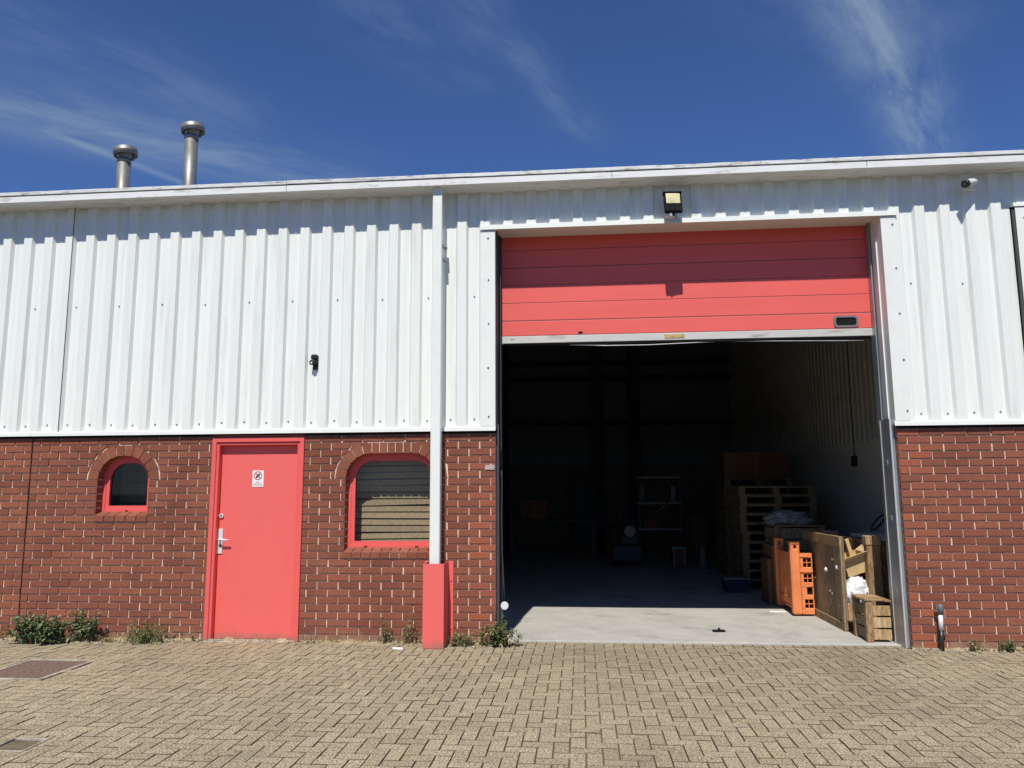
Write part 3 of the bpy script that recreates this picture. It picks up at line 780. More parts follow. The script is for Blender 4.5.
# ------------------------------------------------------------------ downpipe and its guard
mb = MB(); mb.box(-1.518, -1.415, -.20, -.10, .70, 4.56, 0, .008); mb.box(-1.516, -1.417, -.198, -.10, 4.55, 4.708, 0, .004)
mb.box(-1.412, -1.380, -.16, -.06, 4.06, 4.09, 1); mb.box(-1.412, -1.388, -.15, -.06, 3.92, 3.95, 1)
mb.build('downpipe', [M['trim'], M['screw']], B)
pg = thing('pipe_guard', 'red steel guard boxing in the foot of the white downpipe', 'pipe guard', (-1.45, -.1, 0))
mb = MB()
mb.box(-1.560, -1.352, -.292, -.286, .004, .806, 0, .001); mb.box(-1.558, -1.552, -.2855, -.012, .004, .806, 0); mb.box(-1.360, -1.354, -.2855, -.012, .004, .806, 0)
mb.box(-1.600, -1.5585, -.012, -.006, .004, .81, 0); mb.box(-1.3535, -1.306, -.012, -.006, .004, .81, 0)
mb.build('channel', M['red'], pg)
mb = MB()
for z in (.15, .62):
    for x in (-1.58, -1.328):
        mb = MB(); mb.tube([(x, -.011, z), (x, -.019, z)], .011, 6, 0); mb.build('bolt', M['redframe'], pg)

# ------------------------------------------------------------------ flues
def flue(cx, ztop, lab, lean, capr=.168):
    F_ = bpy.data.objects.new('flue', None); col.objects.link(F_); F_.parent = B; F_.location = (cx, 2.5, 4.9); F_['label'] = lab
    mb = MB(); t = ztop
    mb.tube([(cx, 2.5, 4.9), (cx + lean * .5, 2.5, t - .16)], .094, 28, 0); mb.tube([(cx + lean * .48, 2.5, t - .25), (cx + lean * .48, 2.5, t - .19)], .100, 28, 0)
    mb.tube([(cx + lean * .2, 2.5, 5.35), (cx + lean * .2, 2.5, 5.38)], .098, 28, 0)
    for k in range(3):
        a = 2.1 * k + .4; mb.box(cx + lean * .5 + .115 * math.cos(a) - .02, cx + lean * .5 + .115 * math.cos(a) + .02, 2.5 + .115 * math.sin(a) - .004, 2.5 + .115 * math.sin(a) + .004, t - .20, t - .08, 0, 0, a)
    mb.build('pipe', M['flue'], F_)
    mb = MB(); c = Vector((cx + lean * .5, 2.5, t)); n = 32
    prof = [(.0, -.035), (.13, -.03), (capr - .012, -.022), (capr, -.028), (capr, -.075), (capr + .003, -.08), (capr, -.086), (capr, -.138), (capr - .005, -.14), (capr - .005, -.05), (.0, -.045)]
    mt_ = Matrix.Rotation(R(-7), 3, 'Y') @ Matrix.Rotation(R(4), 3, 'X')
    vs = [tuple(mt_ @ Vector((r_ * math.cos(2 * math.pi * k / n), r_ * math.sin(2 * math.pi * k / n), z_)) + c) for r_, z_ in prof for k in range(n)]
    mb.raw(vs, [(i * n + k, i * n + (k + 1) % n, (i + 1) * n + (k + 1) % n, (i + 1) * n + k) for i in range(len(prof) - 1) for k in range(n)], 0, True)
    mb.tube([c + Vector((0, 0, -.19)), c + Vector((0, 0, -.15)), c + Vector((0, 0, -.05))], [.092, .11, .125], 24, 0, False)
    mb.build('cap', M['flue'], F_)
flue(-6.735, 6.665, 'shorter steel flue with a round cap above the eaves', -.04)
flue(-5.70, 6.985, 'taller steel flue with a round cap above the eaves', -.03)

# ------------------------------------------------------------------ inside of the unit
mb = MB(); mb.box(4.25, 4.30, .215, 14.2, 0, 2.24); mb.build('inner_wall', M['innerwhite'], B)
RZ = lambda y: 4.78 + (y + .2) * th - .006
def slope_wall(mb, x0, x1, y0, y1, z0):
    mb.hexa([(x0, y0, z0), (x1, y0, z0), (x1, y1, z0), (x0, y1, z0)], [(x0, y0, RZ(y0)), (x1, y0, RZ(y0)), (x1, y1, RZ(y1)), (x0, y1, RZ(y1))])
mb = MB(); vs = []; y = .215; ys = []
while y < 14.2: ys += [(y, 0), (y + .06, 0), (y + .075, .02), (y + .125, .02), (y + .14, 0)]; y += .2
vs = [(4.262 - d, y, z if z < 3 else RZ(y)) for z in (2.20, 6.4) for y, d in ys]; n = len(ys)
mb.raw(vs, [(k, k + 1, n + k + 1, n + k) for k in range(n - 1)]); mb.build('inner_cladding', M['innerclad'], B)
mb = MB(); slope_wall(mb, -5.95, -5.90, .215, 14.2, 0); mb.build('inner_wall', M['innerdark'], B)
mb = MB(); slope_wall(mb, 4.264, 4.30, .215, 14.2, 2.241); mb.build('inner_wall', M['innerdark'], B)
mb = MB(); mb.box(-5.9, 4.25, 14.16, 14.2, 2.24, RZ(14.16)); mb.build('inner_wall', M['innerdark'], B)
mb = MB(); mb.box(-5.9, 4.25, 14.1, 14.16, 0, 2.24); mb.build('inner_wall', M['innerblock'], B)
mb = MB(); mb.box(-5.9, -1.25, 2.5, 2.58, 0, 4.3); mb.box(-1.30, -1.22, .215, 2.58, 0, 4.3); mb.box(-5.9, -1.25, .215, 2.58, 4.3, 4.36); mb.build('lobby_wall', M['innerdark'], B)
for z in (3.35, 4.63, 5.07):
    mb = MB(); mb.box(-5.9, 4.25, 13.95, 14.1, z, z + .14); mb.build('sheeting_rail', M['innersteel'], B)
for x in (-2.2, .5, 1.5):
    mb = MB(); mb.box(x - .15, x + .15, 13.9, 13.92, 0, 6.2); mb.box(x - .15, x + .15, 13.5, 13.52, 0, 6.2); mb.box(x - .006, x + .006, 13.52, 13.9, 0, 6.2); mb.build('steel_column', M['innersteel'], B)
for y in (4.7, 9.4):
    mb = MB(); zb = 4.55 + y * th
    mb.box(-5.9, 4.25, y, y + .14, zb - .35, zb - .33); mb.box(-5.9, 4.25, y + .06, y + .07, zb - .33, zb); mb.build('roof_beam', M['innersteel'], B)

# ------------------------------------------------------------------ fixtures on the front
fl = thing('floodlight', 'small black floodlight above the roller door', 'floodlight', (.99, -.13, 4.31))
Fm = Matrix.Translation((.992, -.150, 4.450)) @ Matrix.Rotation(R(4), 4, 'Z') @ Matrix.Rotation(R(-14), 4, 'X')
def xf(mb, m): mb.v = [tuple(m @ Vector(p)) for p in mb.v]
mb = MB(); mb.box(-.09, .09, -.028, .02, -.115, .115, 0, .006); mb.box(-.096, .096, -.036, .03, .112, .122, 0, .002)
for k in range(7): mb.box(-.07 + k * .023, -.066 + k * .023, .02, .045, -.09, .09, 0)
mb.box(-.055, .055, -.03, -.027, -.104, -.035, 0); xf(mb, Fm); mb.build('housing', [M['rubber_and_recess'], M['grey_plastic']], fl)
mb = MB(); mb.box(-.072, .072, -.0335, -.0285, -.022, .100, 0, .002); xf(mb, Fm); mb.build('lens', M['lens'], fl)
mb = MB(); mb.box(.94, 1.05, -.075, -.031, 4.40, 4.50, 0); mb.tube([(.992, -.06, 4.45), (.992, -.13, 4.45)], .02, 8); mb.build('bracket', M['black'], fl)
mb = MB(); n = 14; c = Vector((.965, -.125, 4.322))
mb.tube([c + Vector((-.035, .03, 0)), c + Vector((-.025, -.01, 0)), c + Vector((0, -.03, -.004)), c + Vector((.03, -.01, 0)), c + Vector((.04, .03, 0))], [.012, .028, .036, .028, .012], 12, 0)
mb.tube([c + Vector((.025, -.03, 0)), c + Vector((.027, -.052, -.004))], [.022, .018], 12, 1); mb.build('motion_sensor', [M['white_plastic'], M['black']], fl)

# bullet camera, right
cm = thing('security_camera', 'white bullet security camera with a black face under the eaves', 'camera', (3.99, -.03, 4.58))
d = Vector((-.86, -.42, -.36)).normalized(); a = Vector((4.00, -.125, 4.575)); e = a + d * .17
mb = MB(); mb.tube([a, a + d * .01, e - d * .03, e - d * .029], [.030, .036, .036, .040], 18, 0)
mb.build('body', M['white_plastic'], cm)
mb = MB(); mb.tube([e - d * .04, e], [.039, .037], 18, 0); mb.tube([e - d * .002, e + d * .001], [.018, .017], 14, 1); mb.build('lens_face', [M['black'], M['grey_plastic']], cm)
mb = MB(); mb.box(3.91, 4.035, -.072, -.03, 4.50, 4.585, 0, .01); mb.tube([(3.985, -.06, 4.54), (3.975, -.095, 4.545), a + d * .05], .018, 10); mb.build('mount', M['white_plastic'], cm)

# small black camera on the cladding, left
cm = thing('security_camera', 'small black camera fixed to the white ribs above the door', 'camera', (-2.80, -.06, 2.87))
mb = MB(); mb.box(-2.842, -2.772, -.13, -.058, 2.905, 2.96, 0, .012); mb.tube([(-2.80, -.09, 2.92), (-2.795, -.085, 2.85)], [.03, .022], 12); mb.box(-2.83, -2.765, -.075, -.056, 2.80, 2.95, 0, .008)
mb.v = [(x - .004, y * .72 + .038, z) for x, y, z in mb.v]; mb.build('body', M['black'], cm)
mb = MB(); mb.tube([(-2.835, -.10, 2.885), (-2.85, -.155, 2.872)], [.033, .028], 14, 0); mb.tube([(-2.850, -.154, 2.872), (-2.8505, -.157, 2.8715)], .011, 12, 1); mb.v = [(x + .022, y * .72 + .038, z - .004) for x, y, z in mb.v]; mb.build('lens', [M['black'], M['white_plastic']], cm)

# vent pipe, right
vp = thing('vent_pipe', 'short capped pipe with a white sleeve by the brick wall', 'pipe', (3.35, -.1, 0))
mb = MB(); mb.tube([(3.345, -.06, -.01), (3.3475, -.06, .08), (3.351, -.06, .19)], .0225, 16); mb.tube([(3.374, -.06, .10), (3.376, -.06, .17)], .009, 8); mb.build('foot', M['black'], vp)
mb = MB(); mb.tube([(3.351, -.06, .18), (3.356, -.06, .345)], .0205, 16); mb.build('sleeve', M['white_plastic'], vp)
mb = MB(); mb.tube([(3.356, -.06, .335), (3.358, -.06, .41), (3.3585, -.06, .425)], [.026, .026, .02], 16); mb.box(3.318, 3.331, -.07, -.05, .35, .42, 0, .004); mb.build('cap', M['grey_plastic'], vp)

# reflector on the opening's left jamb
mb = MB(); mb.tube([(-.80, .135, .355), (-.80, .115, .352), (-.80, .112, .352)], [.040, .040, .036], 20, 0); mb.box(-.86, -.80, .135, .15, .33, .38, 1); mb.box(-.845, -.82, .12, .14, .0, .34, 1)
tag(mb.build('reflector', [M['paper'], M['innersteel']]), 'small round white reflector low beside the opening', 'reflector')
# small pale plate let into the brick pier
mb = MB(); mb.box(-.985, -.885, -.008, -.0025, 1.725, 1.775, 0, .002); tag(mb.build('wall_plate', M['plate']), 'small pale plate on the brick pier beside the opening', 'plate')

# ------------------------------------------------------------------ covers in the paving
mh = thing('manhole_cover', 'recessed manhole cover filled with reddish brown blocks', 'manhole cover', (-4.745, -1.33, 0))
def frame(a, b, c, d, t, h_):
    mb = MB(); mb.box(a + .002, b - .002, c + .002, c + t, -.03, h_, 0, .003); mb.box(a + .002, b - .002, d - t, d - .002, -.03, h_, 0, .003)
    mb.box(a + .002, a + t, c + t + .0005, d - t - .0005, -.03, h_, 0, .003); mb.box(b - t, b - .002, c + t + .0005, d - t - .0005, -.03, h_, 0, .003); return mb
a, b, c, d = CUTS[0]
frame(a, b, c, d, .035, .003).build('frame', M['cover_frame'], mh)
mb = MB(); mb.box(a + .036, b - .036, c + .036, d - .036, -.03, -.008, 0)
for i in range(23):
    for jx in range(10):
        xx = a + .042 + jx * .0548; yy = c + .042 + i * .0288
        if xx + .046 < b - .038: mb.box(xx, xx + .047, yy, yy + .022, -.009, -.003 + rng.gauss(0, .0008), 0, .003)
mb.build('cover', M['cover'], mh)
dr = thing('drain_cover', 'small worn grey-green metal drain cover in the paving', 'drain cover', (-3.43, -3.25, 0))
a, b, c, d = CUTS[1]
frame(a, b, c, d, .016, .002).build('frame', M['cover_frame'], dr)
mb = MB(); mb.box(a + .018, b - .018, c + .018, d - .018, -.03, -.018, 0, .002)
for k in range(5): mb.box(a + .03 + k * .038, a + .05 + k * .038, c + .05, d - .05, -.0185, -.014, 0, .002)
mb.build('cover', M['cast'], dr)

# dirt along the foot of the wall
def leaf(mb, p, d, up, l, w_, mi=0):
    d = d.normalized(); s = d.cross(up)
    if s.length < .01: s = Vector((1, 0, 0))
    s.normalize(); nn = s.cross(d)
    m1 = p + d * l * .45; tip = p + d * l + nn * (-.18 * l)
    mb.raw([p, m1 + s * w_ * .5 + nn * w_ * .14, tip, m1 - s * w_ * .5 + nn * w_ * .14, m1], [(0, 4, 1), (1, 4, 2), (0, 3, 4), (3, 2, 4)], mi)
def straggle(x0, x1, n, label):
    mb = MB()
    for _ in range(n):
        x = rng.uniform(x0, x1)
        if noise.noise(Vector((x * 2.1, 4.4, 0))) < -.12 and rng.random() < .8: continue
        y = -abs(rng.gauss(0, .035)) - .006; k = rng.random(); h_ = abs(rng.gauss(.02, .035)) + .012; a = rng.random() * 6.283
        mi = 0 if k < .45 else (1 if k < .75 else 2)
        if k < .8:
            o = h_ * rng.uniform(.2, 1.1); p0 = Vector((x, y, 0)); p2 = p0 + Vector((math.cos(a) * o, -abs(math.sin(a)) * o, h_)); p1 = p0.lerp(p2, .55) + Vector((0, 0, h_ * .18)); sd = Vector((.0024, .0012, 0))
            mb.raw([p0 - sd, p0 + sd, p1 + sd * .7, p1 - sd * .7, p2], [(0, 1, 2, 3), (3, 2, 4)], mi)
        else:
            for q in range(5):
                a = rng.random() * 6.283; leaf(mb, Vector((x, y, .004)), Vector((math.cos(a), -abs(math.sin(a)) * .8, rng.uniform(.1, .8))), Vector((0, 0, 1)), rng.uniform(.012, .034), .012, mi)
    tag(mb.build('ground_cover', [M['straw'], M['leaf_light'], M['leaf_dry']]), label, 'dry grass', kind='stuff')
def dirt(x0, x1, wd, label):
    mb = MB(); n = int((x1 - x0) / .02); m_ = 8; vs = []
    for i in range(n + 1):
        x = x0 + (x1 - x0) * i / n
        ww = wd * (.5 + .9 * abs(noise.noise(Vector((x * 2.3, 1.7, 0))))) * min(1, 6 * i / n + .1, 6 * (n - i) / n + .1)
        for k in range(m_ + 1):
            t = k / m_; y = .004 - ww * t - (.012 * noise.noise(Vector((x * 23, k, 3))) if k else 0)
            z = (.034 * (1 - t) ** 1.2 * (.4 + 1.1 * abs(noise.noise(Vector((x * 7, y * 9, 5)))))) + .006 * noise.noise(Vector((x * 40, y * 40, 2))) * (1 - t) - .009 * t * t
            vs.append((x, y, z))
    mb.raw(vs, [(i * (m_ + 1) + k, i * (m_ + 1) + k + 1, (i + 1) * (m_ + 1) + k + 1, (i + 1) * (m_ + 1) + k) for i in range(n) for k in range(m_)], 0, True)
    for _ in range(int((x1 - x0) * 60)):
        x = rng.uniform(x0, x1); y = -abs(rng.gauss(0, wd * .55)) - .005; s = rng.uniform(.003, .011)
        mb.box(x - s, x + s, y - s, y + s, 0, s * 1.2 + .004, 1, s * .3, rng.random() * 3)
    for _ in range(int((x1 - x0) * 70)):
        x = rng.uniform(x0, x1); y = -abs(rng.gauss(0, wd * .4)) - .004; h_ = rng.uniform(.01, .05); a = rng.random() * 6.3; l = rng.uniform(.01, .05)
        mb.face([(x - .002, y, 0), (x + .002, y, 0), (x + math.cos(a) * l, y + math.sin(a) * l * .5, h_)], 2)
    tag(mb.build('dirt', [M['dirt'], M['cover_frame'], M['straw']]), label, 'dirt', kind='stuff')
dirt(-6.9, -3.95, .27, 'dry dirt and grit along the foot of the left brick wall')
dirt(-2.88, -.70, .20, 'dry dirt and grit between the red door and the opening')
dirt(3.10, 4.9, .14, 'dry dirt and grit along the foot of the right brick wall')
dirt(-3.9, -2.92, .06, 'thin line of grit below the red entrance door')

# ------------------------------------------------------------------ weeds
def plant(name, label, cat, cx, cy, w_, dp, h_, nstem, leaves, ll, lw, mats, dry=0., droop=.5, grass=0, group='weeds along the foot of the wall'):
    t = thing(name, label, cat, (cx, cy, 0)); st = MB(); lf = MB()
    for i in range(nstem):
        bx = cx + rng.gauss(0, w_ * .16); by = min(-.01, cy + rng.gauss(0, dp * .15)); q = rng.uniform(.45, 1.0)
        ax, ay = rng.gauss(0, w_ * .26), rng.gauss(-.02, dp * .22)
        P = []
        for k in range(6):
            u_ = k / 5
            y_ = min(-.012, by + ay * u_ ** 1.3)
            P.append(Vector((bx + ax * u_ ** 1.2 + rng.gauss(0, .006), y_, h_ * q * u_ * (1 - .12 * u_) + .0)))
        st.tube(P, [.0035 * (1 - .13 * k) for k in range(6)], 5, 0, False)
        for k in range(leaves):
            u_ = rng.uniform(.12, 1) ** .8; s = min(4, int(u_ * 5)); p = P[s].lerp(P[s + 1], u_ * 5 - s)
            a = rng.random() * 6.283; el = rng.gauss(.25, .5) - droop * .3
            dd = Vector((math.cos(a) * math.cos(el), math.sin(a) * math.cos(el), math.sin(el)))
            if p.y + dd.y * ll > -.005: dd.y = -abs(dd.y)
            sz = rng.uniform(.55, 1.15) * (1.1 - .45 * u_)
            leaf(lf, p, dd, Vector((0, 0, 1)), ll * sz, lw * sz, 1 if rng.random() < dry else 0)
    for i in range(grass):
        bx = cx + rng.gauss(0, w_ * .25); by = min(-.01, cy + rng.gauss(0, dp * .2)); a = rng.random() * 6.283; l = min(1.2, abs(rng.gauss(.0, .5)) + .15) * h_; o = rng.uniform(.2, 1.1) * l
        p0 = Vector((bx, by, 0)); p1 = p0 + Vector((math.cos(a) * o * .35, -abs(math.sin(a)) * o * .3, l * .6)); p2 = p0 + Vector((math.cos(a) * o, -abs(math.sin(a)) * o * .8, l * .9))
        s = Vector((-math.sin(a), math.cos(a) * .3, 0)) * .0035 + Vector((.002, 0, 0))
        lf.raw([p0 - s, p0 + s, p1 + s * .7, p1 - s * .7, p2], [(0, 1, 2, 3), (3, 2, 4)], 1 if rng.random() < dry else 0)
    if st.v: st.build('stem', mats[1], t)
    lf.build('foliage', mats, t)
    return t
straggle(-6.6, -3.93, 420, 'thin dry grass and sprigs straggling along the left brick wall')
straggle(-2.9, -.75, 380, 'thin dry grass and sprigs straggling between red door and opening')
straggle(3.12, 4.9, 240, 'thin dry grass and sprigs straggling along the right brick wall')
L1 = [M['leaf_dark'], M['straw']]; L2 = [M['leaf_light'], M['straw']]; L3 = [M['leaf_dry'], M['straw']]
plant('weed', 'broad dark green bushy weed directly below the dark wall joint', 'weed', -5.62, -.20, .44, .30, .33, 30, 34, .062, .040, L1, .04)
plant('weed', 'dark green bushy weed at the middle of the big clump, spreading onto paving', 'weed', -5.36, -.25, .42, .30, .31, 30, 34, .062, .040, L1, .04)
plant('weed', 'tall spreading weed at the end of the big clump nearest the door', 'weed', -5.13, -.13, .36, .22, .38, 22, 26, .060, .036, L1, .10)
plant('weed', 'tiny dark weed beyond the wall joint, before the paler brickwork', 'weed', -6.10, -.10, .16, .12, .16, 8, 12, .045, .022, L3, .2)
plant('weed', 'pale green grassy tuft between the dark clump and the red door', 'weed', -4.46, -.13, .46, .30, .26, 34, 18, .05, .016, L2, .35, .3, 220)
plant('weed', 'low sparse dry weed beside the grassy tuft', 'weed', -4.86, -.12, .34, .16, .09, 8, 8, .035, .012, L3, .5, .5, 60)
plant('weed', 'tiny green sprig at the foot of the red door frame', 'weed', -4.0, -.05, .10, .06, .13, 5, 9, .03, .012, L2, .2)
plant('weed', 'thin upright yellow-green weed below the wide window, farther from the pipe guard', 'weed', -1.96, -.07, .13, .08, .34, 7, 26, .05, .013, L2, .3, -.4)
plant('weed', 'thin upright weed below the wide window, nearer the pipe guard', 'weed', -1.77, -.07, .13, .08, .38, 6, 26, .05, .013, L2, .4, -.4)
plant('weed', 'small brown dying weed touching the side of the red pipe guard', 'weed', -1.66, -.06, .10, .07, .20, 4, 12, .04, .014, L3, .4)
plant('weed', 'low green weed between the pipe guard and the opening', 'weed', -1.17, -.11, .30, .18, .15, 18, 16, .055, .022, L2, .3, .5, 50)
plant('weed', 'leafy spreading weed at the corner of the brick pier and opening', 'weed', -.84, -.10, .30, .26, .27, 26, 22, .075, .028, L2, .25)
plant('weed', 'tall narrow stalk of dark leaves rising below the white reflector', 'weed', -.81, -.03, .07, .05, .36, 8, 30, .065, .026, L1, .1)
plant('weed', 'wilted brown weed between the capped pipe and a green weed', 'weed', 3.66, -.06, .20, .10, .15, 9, 12, .045, .018, L3, .3)
plant('weed', 'small bright green weed beside the wilted brown weed', 'weed', 3.93, -.07, .14, .10, .14, 14, 16, .042, .022, L2, .05)
plant('weed', 'dark green weed farthest from the capped pipe, foot of brick wall', 'weed', 4.14, -.05, .14, .10, .16, 9, 14, .05, .024, L1, .05)
mb = MB(); mb.box(-1.84, -1.74, -.36, -.31, .004, .018, 0, .004, .3, (.1, .1)); tag(mb.build('litter', M['paper']), 'scrap of white paper lying on paving below the thin weeds', 'litter')
mb = MB(); mb.box(1.37, 1.50, .75, .81, .006, .026, 0, .006, .1); mb.tube([(1.43, .78, .02), (1.44, .77, .045)], .012, 8); tag(mb.build('door_stop', M['rubber_and_recess']), 'small dark block lying on the sunlit concrete floor', 'floor stop')
mb = MB(); mb.box(2.30, 2.50, 2.16, 2.25, .0065, .012, 0, .002, -.05); tag(mb.build('litter', M['paper']), 'flat white scrap on the concrete near the orange container', 'litter')

# ------------------------------------------------------------------ stored goods inside the door
# large wooden crate with open front
bc = thing('wooden_crate', 'tall brown wooden crate with open front holding a white bag', 'crate', (3.0, 1.5, 0))
XL, XR, YF, YB, HC = 2.79, 3.19, .86, 2.25, 1.0
mb = MB(); n = 9; wd = (YB - YF) / n
for k in range(n): mb.box(XL, XL + .022, YF + k * wd + .002, YF + (k + 1) * wd - .002, .02, HC - .005 + rng.gauss(0, .003), 0, .002)
mb.box(XL - .024, XL - .001, YF, YB, .0, .09, 0, .003); mb.box(XL - .026, XL - .001, YF, YB, HC - .11, HC, 1, .003)
mb.box(XL - .025, XL - .002, YF - .002, YF + .07, .0905, HC - .1105, 0, .003)
for (y, z) in ((1.42, .60), (1.02, .66)):
    mb.tube([(XL, y, z), (XL - .018, y, z), (XL - .032, y, z)], [.025, .026, .012], 12, 2)
for (y, z, l) in ((1.35, .36, .03), (1.28, .34, .03), (1.05, .24, .02), (1.9, .45, .02)): mb.box(XL - .003, XL - .0005, y, y + l, z, z + .018, 2)
mb.build('side_panel', [M['wood_grey'], M['wood'], M['paper']], bc)
mb = MB(); mb.box(3.045, 3.185, YF - .01, YF + .09, 0, .91, 0, .004); mb.box(3.035, 3.195, YF - .02, YF + .10, .912, 1.01, 0, .006); mb.build('corner_post', M['wood'], bc)
mb = MB()
for k in range(4): mb.box(XL + .024 + k * .095, XL + .024 + (k + 1) * .095 - .004, YB - .03, YB - .008, .02, .985 + rng.gauss(0, .01), 0, .002)
mb.build('back_panel', M['wood_warm'], bc)
mb = MB(); mb.box(XL + .024, XR - .03, YF + .02, YB - .04, .13, .155, 0); mb.box(XL + .024, 3.04, YF + .01, YF + .032, .10, .30, 0, .003); mb.box(XL + .03, 3.0, YF + .1, YF + .18, 0, .13, 0); mb.build('base', M['wood'], bc)
mb = MB(); 
for k in range(9): mb.box(XR - .022, XR - .002, YF + .10 + k * .143, YF + .10 + (k + 1) * .143 - .004, .02, .93, 0)
mb.build('side_panel', M['wood'], bc)
mb = MB(); mb.box(2.97, 3.01, 1.18, 1.22, .62, .96, 0, .003, 0, (0, -.25)); tag(mb.build('batten', M['carton']), 'thin pale batten leaning inside the open wooden crate', 'batten')
# second crate behind the jamb
b2 = thing('wooden_crate', 'dark brown wooden crate half hidden behind the steel door track', 'crate', (3.6, 1.6, 0))
mb = MB()
for k in range(5): mb.box(3.225 + k * .14, 3.225 + (k + 1) * .14 - .004, 1.0, 1.022, .02, .93, 0, .002)
for k in range(8): mb.box(3.225, 3.245, 1.024 + k * .15, 1.024 + (k + 1) * .15 - .004, .02, .93, 0, .002)
mb.box(3.9, 3.925, 1.0, 2.2, .02, .93, 0); mb.box(3.225, 3.92, 2.2, 2.22, .02, .93, 0); mb.box(3.25, 3.89, 1.03, 2.19, .02, .05, 0)
mb.build('boarding', M['wood'], b2)
mb = MB()
mb.box(3.22, 3.92, .975, .999, .80, .90, 0, .003); mb.build('rail', M['wood'], b2)
mb = MB(); mb.box(3.22, 3.92, .975, .999, .05, .15, 0, .003); mb.build('rail', M['wood'], b2)
mb = MB(); mb.box(3.30, 3.86, 1.1, 2.1, .93, .975, 0, .01, .02); tag(mb.build('board', M['innerwhite']), 'pale flat board lying on top of the dark brown crate', 'board')
# cardboard box tipped in the crate
cb = thing('cardboard_box', 'open tan cardboard box tipped over inside the wooden crate', 'cardboard box', (2.97, 1.1, .6))
mt2 = Matrix.Translation((2.965, 1.10, .70)) @ Matrix.Rotation(R(-16), 4, 'Y') @ Matrix.Rotation(R(6), 4, 'X') @ Matrix.Rotation(R(6), 4, 'Z')
mb = MB(); a, b, c = .15, .16, .085
mb.box(-a, a, -b, -b + .006, -c, c, 0); mb.box(-a, a, b - .006, b, -c, c, 0); mb.box(-a, -a + .006, -b + .007, b - .007, -c, c, 0); mb.box(a - .006, a, -b + .007, b - .007, -c, c, 0); mb.box(-a + .007, a - .007, -b + .007, b - .007, -c, -c + .006, 0)
xf(mb, mt2); mb.build('body', M['carton'], cb)
mb = MB(); mb.hexa([(-a, -b, c), (a, -b, c), (a, -b + .005, c + .003), (-a, -b + .005, c + .003)], [(-a + .01, -b - .075, c + .05), (a + .02, -b - .07, c + .06), (a + .02, -b - .067, c + .064), (-a + .01, -b - .07, c + .054)]); xf(mb, mt2); mb.build('flap', M['carton'], cb)
mb = MB(); mb.hexa([(a, -b, c), (a, b, c), (a - .005, b, c + .002), (a - .005, -b, c + .002)], [(a + .09, -b, c + .03), (a + .09, b, c + .03), (a + .088, b, c + .035), (a + .088, -b, c + .035)]); xf(mb, mt2); mb.build('flap', M['carton'], cb)

def lump(name, mat, label, cat, c, s, amp, fr, seed, sub=4):
    import bmesh
    bm = bmesh.new(); bmesh.ops.create_icosphere(bm, subdivisions=sub, radius=1)
    for v in bm.verts:
        p = v.co.copy(); k = 1 + amp * noise.noise(p * fr + Vector((seed, 0, 0))) + amp * .9 * abs(noise.noise(p * fr * 2.1 + Vector((0, seed, 0)))) - amp * .35 * abs(noise.noise(p * fr * 4.3 + Vector((0, 0, seed))))
        q = Vector((p.x * s[0], p.y * s[1], p.z * s[2])) * k
        if q.z < -s[2] * .75: q.z = -s[2] * .75
        v.co = q
    me = bpy.data.meshes.new(name); bm.to_mesh(me); bm.free(); me.materials.append(mat)
    for pl in me.polygons: pl.use_smooth = sub > 3
    o = bpy.data.objects.new(name, me); col.objects.link(o); o.location = c
    return tag(o, label, cat)
lump('plastic_bag', M['bag'], 'crumpled white plastic bag bulging from the open crate front', 'bag', (2.945, .99, .395), (.135, .15, .185), .26, 1.7, 4.0, 5)

# small slatted crate at the jamb
s2 = thing('slatted_crate', 'low grey-brown slatted crate standing on the slab edge before the tall crate', 'crate', (2.94, .42, 0))
XA, XB, YA, YB2, HH = 2.79, 3.035, .27, .66, .425
mb = MB()
for (x, y) in ((XA, YA), (XA, YB2 - .06)):
    mb = MB(); mb.box(x, x + .065, y, y + .06, .006, HH - .022, 0, .004); mb.build('post', M['wood'], s2)
mb = MB()
for z in (.03, .145, .26):
    mb.box(XA + .066, XB, YA + .02, YA + .042, z, z + .098, 0, .003)
mb.build('slat', M['wood_warm'], s2)
mb = MB()
for z in (.03, .145, .26): mb.box(XA + .02, XA + .042, YA + .061, YB2 - .061, z, z + .10, 0, .003)
mb.build('side_slat', M['wood_grey'], s2)
mb = MB(); mb.box(XA - .01, XB - .06, YA - .008, YA + .16, HH - .021, HH + .0, 0, .004, .02); mb.box(XA - .008, XB - .04, YA + .17, YB2, HH - .021, HH, 0, .004); mb.box(XB - .055, XB + .005, YA, YB2, HH - .03, HH - .01, 0, .003); mb.build('lid', M['wood'], s2)

# orange collapsible container
oc = thing('plastic_container', 'narrow orange plastic container with lattice windows standing against the tall crate', 'container', (2.63, 2.27, 0))
XA, XB, YA, YB3 = 2.50, 2.756, 1.86, 2.68
for (x, y) in ((XA, YA), (XA, YB3 - .09)):
    mb = MB(); mb.box(x, x + .115, y, y + .09, .025, .80, 0, .016)
    mb.box(x + .002, x + .045, y + .004, y + .086, .79, .86, 0, .008); mb.box(x + .075, x + .113, y + .004, y + .086, .79, .86, 0, .008); mb.box(x - .002, x + .118, y, y + .09, .845, .885, 0, .008)
    mb.build('corner_post', M['orange'], oc)
mb = MB(); yw = YA + .012; xa, xb = XA + .116, XB
mb.box(xa, xb, yw + .045, yw + .05, .03, .70, 1)  # black sheet put in as the shade behind the lattice windows
wins = [(.10, .20), (.255, .345), (.40, .50), (.58, .69)]
z = .028
for (za, zb) in wins + [(.745, .745)]:
    mb.box(xa, xb, yw, yw + .04, z, za, 0, .006); z = zb
